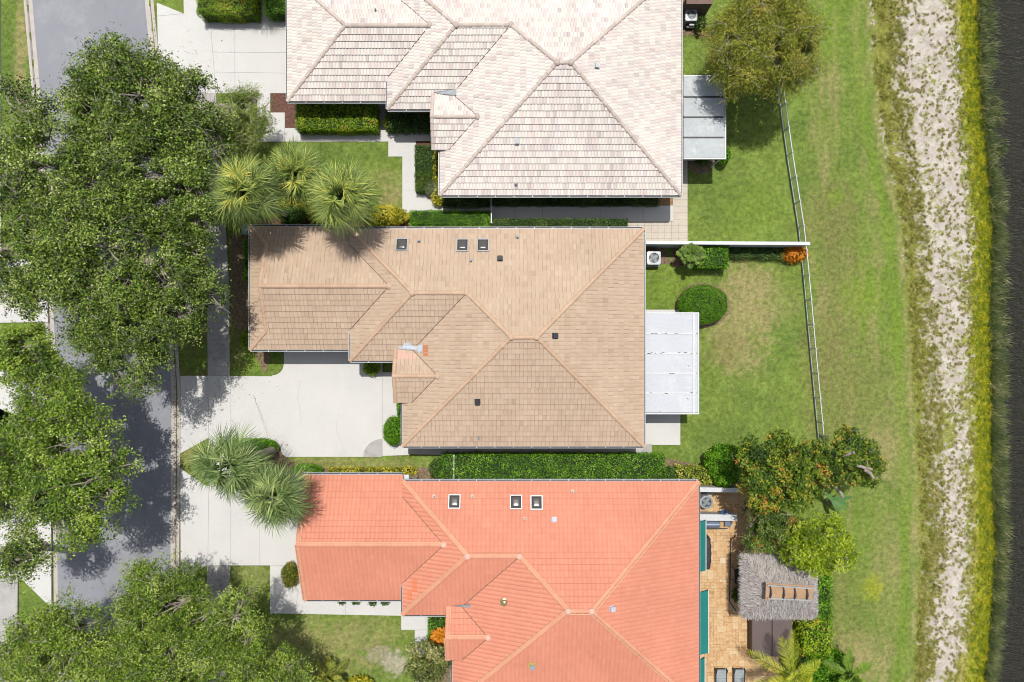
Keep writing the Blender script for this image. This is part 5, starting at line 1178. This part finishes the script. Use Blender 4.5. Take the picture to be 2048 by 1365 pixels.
# ---------------------------------------------------------------- hedges and shrubs
hedge('bright clipped hedge at the top edge of the pale house driveway', 392, -60, 507, 27, 1.4, HEDGEY)
hedge('bright clipped hedge touching the garage corner at the top', 527, -60, 577, 25, 1.3, HEDGE)
hedge('big yellow green clipped hedge below the pale garage', 590, 204, 752, 259, 1.3, HEDGEY, 460)
hedge('mixed shrub row beneath the pale house entry', 773, 222, 864, 259, .9, HEDGED, ls=.11, rag=.12)
bush('yellow croton clump at the left end of the entry shrubs', 776, 246, 9, 9, .7, CROT)
hedge('dark green block hedge beside the entry walk', 830, 290, 868, 350, .9, HEDGED, 460)
hedge('dark green block hedge below the first one by the walk', 831, 341, 866, 383, .85, leaf_mat('olive_hedge_leaf', L3((50, 74, 16), (84, 112, 24), (126, 146, 50)), .3), 460)
hedge('narrow yellow croton strip against the pale house wall', 866, 300, 880, 402, .8, CROT, ls=.1, rag=.1)
bush('grey green bush at the corner of the pale house', 864, 377, 13, 15, .9, GREY)
bush('yellow croton at the foot of the grey green bush', 878, 400, 9, 12, .7, CROT)
hedge('low dark shrubs beside the downspout', 888, 393, 914, 413, .6, HEDGED, rag=.1)
hedge('low green hedge between downspout and side gate', 919, 391, 979, 412, .7, HEDGED, rag=.08)
hedge('long shaded hedge under the eave of the pale house', 986, 385, 1318, 411, .5, HEDGED)
hedge('bright clipped hedge above the tan house roof', 820, 421, 979, 452, 1.2, HEDGE, 460)
hedge('long low green hedge right of the white side gate', 988, 438, 1256, 456, .9, HEDGED, 460)
bush('sprawling yellow croton beside the right palm', 768, 432, 48, 18, .9, CROT, ls=.12, rag=.15, asp=.5)
bush('yellow croton hidden between the palms', 655, 425, 38, 20, .9, CROT, ls=.12, rag=.15)
bush('yellow green croton under the left palm', 580, 415, 40, 14, .8, CROT, ls=.12, rag=.15)
bush('deep green shrub between the palm trunks', 585, 432, 24, 18, 1.2, HEDGED, ls=.14)
bush('green shrub under the street side palm', 470, 440, 22, 16, .9, HEDGED, ls=.12)
hedge('narrow hedge along the left wall of the tan house', 486, 478, 503, 560, 1.2, HEDGE)
bush('yellow green low plant by the garage corner of the tan house', 493, 680, 10, 18, .5, HEDGEY)
bush('small golden shrub by the tan house front door', 743, 736, 15, 14, .8, HEDGEY)
bush('round clipped shrub at the left wall of the tan house', 787, 862, 18, 27, 1.3, HEDGE, 520, trim=True)
hedge('short hedge above the round clipped shrub', 794, 806, 806, 842, .9, HEDGE)
bush('large oval clipped shrub on the rear lawn', 1405, 609, 49, 38, 1.35, HEDGE, 560, trim=True, ls=.075, rag=.05)
hedge('square bright clipped hedge below the white wall', 1393, 492, 1458, 534, 1.4, HEDGE, 480)
hedge('low dark hedge row below the white wall', 1459, 495, 1572, 517, .6, HEDGED, rag=.1)
bush('orange and yellow croton at the end of the white wall', 1588, 508, 21, 14, .9, ORCR, ls=.14, rag=.14)
feather_palm('spiky green palm shrub left of the square hedge', 1383, 508, 1.6, (1372, 515), leaf_mat('dark_palm_leaf', L3((50, 76, 24), (96, 126, 40), (150, 170, 70)), .3), nf=26, L0=.85, seed=8, trunk=.05, els=(70, -20))
hedge('long bright green hedge between the tan and coral houses', 884, 912, 1330, 961, 1.35, HEDGE, 420, rag=.08)
hedge('yellow speckled shrubs right of the long hedge', 1358, 938, 1422, 968, 1.2, leaf_mat('speckled_leaf', [(0, S(90, 112, 30)), (.45, S(150, 164, 50)), (.7, S(208, 206, 90)), (1, S(232, 226, 140))], .3), ls=.11, rag=.14)
bush('dark green shrub joining the long hedge to the speckled one', 1342, 950, 22, 15, 1.0, HEDGED, ls=.12)
bush('dark green loose shrub at the left end of the long hedge', 878, 938, 16, 18, .9, HEDGED, ls=.13, rag=.12)
bush('rounded deep green bush left of the red leaved tree', 1450, 930, 36, 42, 2.2, HEDGE, 420, ls=.12)
hedge('yellow flowering border strip above the coral roof', 655, 937, 831, 949, .35, CROT, 520, ls=.09, rag=.08)
bush('green mound shrub at the coral garage corner', 615, 941, 28, 12, .9, HEDGE, trim=True)
bush('green bush at the foot of the leaning palm', 517, 893, 36, 14, .9, HEDGE, ls=.1)
bush('shaggy green plant at the coral garage wall', 580, 1150, 15, 22, .9, leaf_mat('reddish_green_leaf', L3((60, 80, 20), (120, 132, 40), (186, 150, 80)), .3), ls=.16, asp=.25, T=True)
hedge('bright soft hedge by the coral house entry', 856, 1236, 890, 1286, .8, HEDGE)
feather_palm('orange cordyline beside the coral porch', 880, 1274, 1.0, (879, 1272), ORCR, nf=26, L0=.62, seed=9, trunk=.04, name='cordyline', els=(80, 5))
for k, (px, py) in enumerate(((684, 1203), (712, 1203), (746, 1205), (770, 1204))):
    bush(['tiny dark plant', 'tiny round plant', 'leafy little plant', 'last little plant'][k] + ' peeking from under the coral garage eave, ' + ['leftmost of four', 'second of four', 'third of four', 'rightmost of four'][k], px, py, 7, 5, .45, HEDGED, name='potted_plant', cat='plant', group='small plants along the coral garage wall')
hedge('loose green hedge right of the thatched hut', 1634, 1130, 1662, 1235, 1.7, HEDGE, 380, ls=.13, rag=.16)
hedge('loose green hedge right of the hot tub', 1610, 1240, 1662, 1310, 1.5, HEDGEY, 380, ls=.13, rag=.18)
bush('shaded shrubs at the bottom right of the patio', 1650, 1335, 46, 36, 1.6, HEDGE, ls=.14, rag=.18)
bush('dark bush below the hot tub corner', 1610, 1318, 22, 30, 1.2, HEDGED, ls=.13, rag=.15)
bush('small plant against the left edge of the hut', 1475, 1190, 9, 12, .8, HEDGED, ls=.12)
bush('bush under the lower right corner of the upper patio roof', 1447, 312, 12, 16, 1.2, HEDGE)
bush('dark shrub in the rounded mulch bed', 1405, 318, 14, 12, .7, HEDGED)
bush('dark green bush by the uppermost air conditioner', 1402, 50, 11, 14, .9, HEDGED)
bush('green sprig beside the upper patio roof', 1455, 180, 8, 12, 1.0, HEDGE)
feather_palm('yellow green feather palm spreading over the patio at the bottom', 1585, 1352, 3.4, (1600, 1340), COCO, nf=13, L0=2.3, seed=12, trunk=.13)
feather_palm('deep green feather palm at the lower right bushes', 1700, 1350, 2.4, (1690, 1340), leaf_mat('green_palm_leaf', L3((60, 92, 24), (108, 140, 40), (160, 180, 70)), .3), nf=12, L0=1.5, seed=13, trunk=.08)
feather_palm('low spiky palm at the bottom edge of the front lawn', 655, 1362, 1.2, (655, 1355), leaf_mat('mixed_palm_leaf', L3((60, 84, 30), (124, 134, 48), (206, 190, 80)), .3), nf=20, L0=1.3, seed=14, trunk=.05)
bush('yellow shrub at the bottom edge of the front lawn', 720, 1368, 26, 14, .8, CROT, ls=.12)
# banana leaves
x, y, z = P(1665, 1000, 1.2); r_ = thing('banana_plant', P(1655, 1005), 'dark broad banana leaves poking out beneath the red leaved tree', 'banana plant')
MB().tube([(r_["_w"][0], r_["_w"][1], 0), (x, y, 1.2)], [.1, .07], 8).build('stem', M['palm_bark'], r_)
b = MB(); BAN = leaf_mat('banana_leaf', L3((60, 96, 46), (80, 122, 62), (120, 156, 90)), .25)
for az, L_ in ((.15, 1.5), (-.25, 1.2), (-.6, 1.4), (.5, 1.0), (-1.2, 1.2), (2.4, 1.1)):
    d = np.array((math.cos(az), math.sin(az), .5)); d /= np.linalg.norm(d); blade_strip(b, np.array([(x, y, z)]), d[None], np.array([L_]), np.array([.38]), .35, np.array([.3 + rnd.random() * .4]), 6)
b.build('leaves', BAN, r_)

# ---------------------------------------------------------------- bank vegetation (uncountable)
def gpos(px, py):
    x, y = (px - 1024) / 31.111, (682.5 - py) / 31.111; return np.stack([x, y, gz(x, y)], 1)
def blades(name, label, n, fx, h, wd, mat, lean=(.2, 0), tint=.5, spread=.6, droop=.35, seg=2, keep=None):
    py = R.random(n) * 1500 - 60; px = fx(py, R.random(n))
    if keep is not None: k = keep(px, py); px, py = px[k], py[k]
    p = gpos(px, py); p[:, 2] = np.maximum(p[:, 2], -.5); n = len(p); d = R.normal(size=(n, 3)) * spread; d[:, 2] = 1.0; d[:, 0] += lean[0]; d[:, 1] += lean[1]; d /= np.linalg.norm(d, axis=1)[:, None]
    mb = MB(); cl = fbm(px / 9, py / 9, 41) - .5
    blade_strip(mb, p, d, h * (.6 + .8 * R.random(n)), wd, droop, tint + cl * 1.0 + R.normal(size=n) * .16, seg)
    return tag(mb.build(name, mat), label, 'grass', None, 'stuff')
def wobl(px, py): return (fbm(px / 18, py / 18, 21) - 0.5) * 46
ROUGHM = leaf_mat('rough_grass', [(0.0, S(112, 120, 46)), (0.35, S(148, 152, 64)), (0.7, S(178, 174, 92)), (1.0, S(212, 198, 140))], 0.35)
blades('rough_grass', 'unmown rough grass along the top of the bank', 14000, lambda py, u: band(py, ROUGH) + 2 + (band(py, SANDL) + 14 - band(py, ROUGH)) * u, .13, .024, ROUGHM, lean=(.5, .25), spread=.55, droop=.9,
       keep=lambda px, py: fbm(px / 12, py / 16, 51) > .34)
def herb(name, label, n, fx, h, ls, mat, keep=None, asp=.4):
    py = R.random(n) * 1500 - 60; px = fx(py, R.random(n))
    if keep is not None: k = keep(px, py); px, py = px[k], py[k]
    p = gpos(px, py); n = len(p); lump = fbm(px / 7, py / 8, 71, 3); p[:, 2] += h * (.1 + R.random(n)) * lump * 1.2; mb = MB()
    leaves(mb, p, ls, asp, .5, .45 + (lump - .5) * 1.6 + R.normal(size=n) * .17); return tag(mb.build(name, mat), label, 'ground cover', None, 'stuff')  # tint rises with lump height: shade between lumps painted into leaf colour
herb('yellow_green_herbs', 'vivid yellow green herbs along the water edge', 60000, lambda py, u: band(py, YELR) + 4 - 62 * (1 - u) ** 1.5 + wobl(py * .7, py) * .22, .15, .11, YELG, keep=lambda px, py: fbm(px / 9, py / 12, 81) + (px - band(py, YELR) + 50) / 90 > .6)
blades('reeds', 'dark green reeds standing in the shallow water', 21000, lambda py, u: band(py, YELR) - 6 + (band(py, REED) + 4 - band(py, YELR)) * u ** 1.1, .7, .034, REEDM, lean=(.5, -.25), spread=.5, droop=.35, seg=3,
       keep=lambda px, py: fbm(px / 10, py / 12, 91) - .5 > (px - band(py, YELR)) / 34 * .26 - .15)
def tufts(name, label, n, fx, rad, per, h, ls, mat, asp=.3, keep=None, tvar=.25):
    py = R.random(n) * 1500 - 60; px = fx(py, R.random(n))
    if keep is not None: k = keep(px, py); px, py = px[k], py[k]
    c = gpos(px, py); n = len(c); idx = np.repeat(np.arange(n), per); rr = rad * (.4 + R.random(n))[idx]
    d = R.normal(size=(len(idx), 3)); d /= np.linalg.norm(d, axis=1)[:, None]; d *= (R.random(len(idx)) ** .5)[:, None]
    p = c[idx] + d * rr[:, None] * np.array((1, 1, 0)); p[:, 2] += h * (.15 + (1 - (d[:, 0] ** 2 + d[:, 1] ** 2)) * R.random(len(idx)))
    ct_ = R.normal(size=n) * tvar; mb = MB(); T_ = np.stack([d[:, 0], d[:, 1], np.full(len(idx), .35)], 1)
    leaves(mb, p, ls, asp, .45, .5 + ct_[idx] + R.normal(size=len(idx)) * .14, T=T_)
    return tag(mb.build(name, mat), label, 'ground cover', None, 'stuff')
tufts('bank_weeds', 'small olive and brown weeds dotted over the sand', 2700, lambda py, u: band(py, SANDL) - 4 + (band(py, SANDR) + 16 - band(py, SANDL)) * u, .13, 26, .10, .10, WEED,
      keep=lambda px, py: fbm(px / 22, py / 30, 61, 5) > .40)
tufts('grass_tussocks', 'coarse tussocks along the top of the bank', 2000, lambda py, u: band(py, ROUGH) + 6 + (band(py, SANDL) + 22 - band(py, ROUGH)) * u, .20, 30, .16, .17, ROUGHM, asp=.16,
      keep=lambda px, py: fbm(px / 20, py / 26, 51, 5) > .40)
LIT = leaf_mat('fallen_leaf', [(0, S(70, 52, 36)), (.5, S(120, 92, 58)), (1, S(150, 138, 80))], .05, .9)
def litter(label, spots, name='leaf_litter'):
    mb = MB()
    for (cx, cy, rx, ry, n, z) in spots:
        a = R.normal(size=n) * .6; c = R.normal(size=n) * .6; q = np.array([P(cx + a[i] * rx, cy + c[i] * ry, z) for i in range(n)])
        leaves(mb, q, .075, .5, .9, rng=R)
    return tag(mb.build(name, LIT), label, 'fallen leaves', None, 'stuff')
litter('fallen oak leaves scattered on street, gutter and footway', [(350, 800, 5, 160, 260, .045), (351, 1040, 4, 120, 160, .04), (115, 800, 5, 200, 200, .03), (250, 900, 70, 160, 160, -.07), (400, 790, 40, 40, 90, .055),
        (436, 620, 20, 120, 260, .055), (310, 60, 3, 80, 60, .045), (400, 100, 40, 60, 40, .05), (480, 780, 60, 30, 40, .05), (437, 1180, 20, 40, 70, .08), (600, 930, 60, 8, 90, .05), (560, 890, 20, 20, 60, .05)])
def crack(px, wd=.012, z=.0):
    mb = MB(); q = [P(*p) for p in px]
    pts = []
    for a_, c_ in zip(q, q[1:]):
        for k in range(6): t_ = k / 6; pts.append((a_[0] + (c_[0] - a_[0]) * t_ + rnd.gauss(0, .02), a_[1] + (c_[1] - a_[1]) * t_ + rnd.gauss(0, .02), z))
    for a_, c_ in zip(pts, pts[1:]): mb.bar(a_, c_, wd, .004)
    return mb
CK = crack([(507, 790), (525, 835), (545, 885), (552, 905)], .014, .0305); 
for px in ([(462, 838), (500, 862), (536, 906)], [(600, 760), (596, 800), (604, 850)], [(690, 905), (672, 860), (680, 820)]):
    c2 = crack(px, .009, .0305); CK.add(np.concatenate(c2.v), np.concatenate(c2.l).reshape(-1, 4))
struct(CK, 'driveway_cracks', M['joint'], 'hairline cracks across the wide driveway')
RP = crack([(120, 1125), (180, 1122), (260, 1118), (338, 1114)], .02, -.076)
for px in ([(150, 60), (160, 130), (150, 200)], [(210, 5), (214, 80)], [(290, 900), (286, 1000), (292, 1100)], [(180, 760), (230, 790), (240, 860)]):
    c2 = crack(px, .012, -.076); RP.add(np.concatenate(c2.v), np.concatenate(c2.l).reshape(-1, 4))
struct(RP, 'road_seams', M['stain'], 'seam and cracks in the asphalt')
for o in list(bpy.data.objects):
    if "_w" in o: del o["_w"]
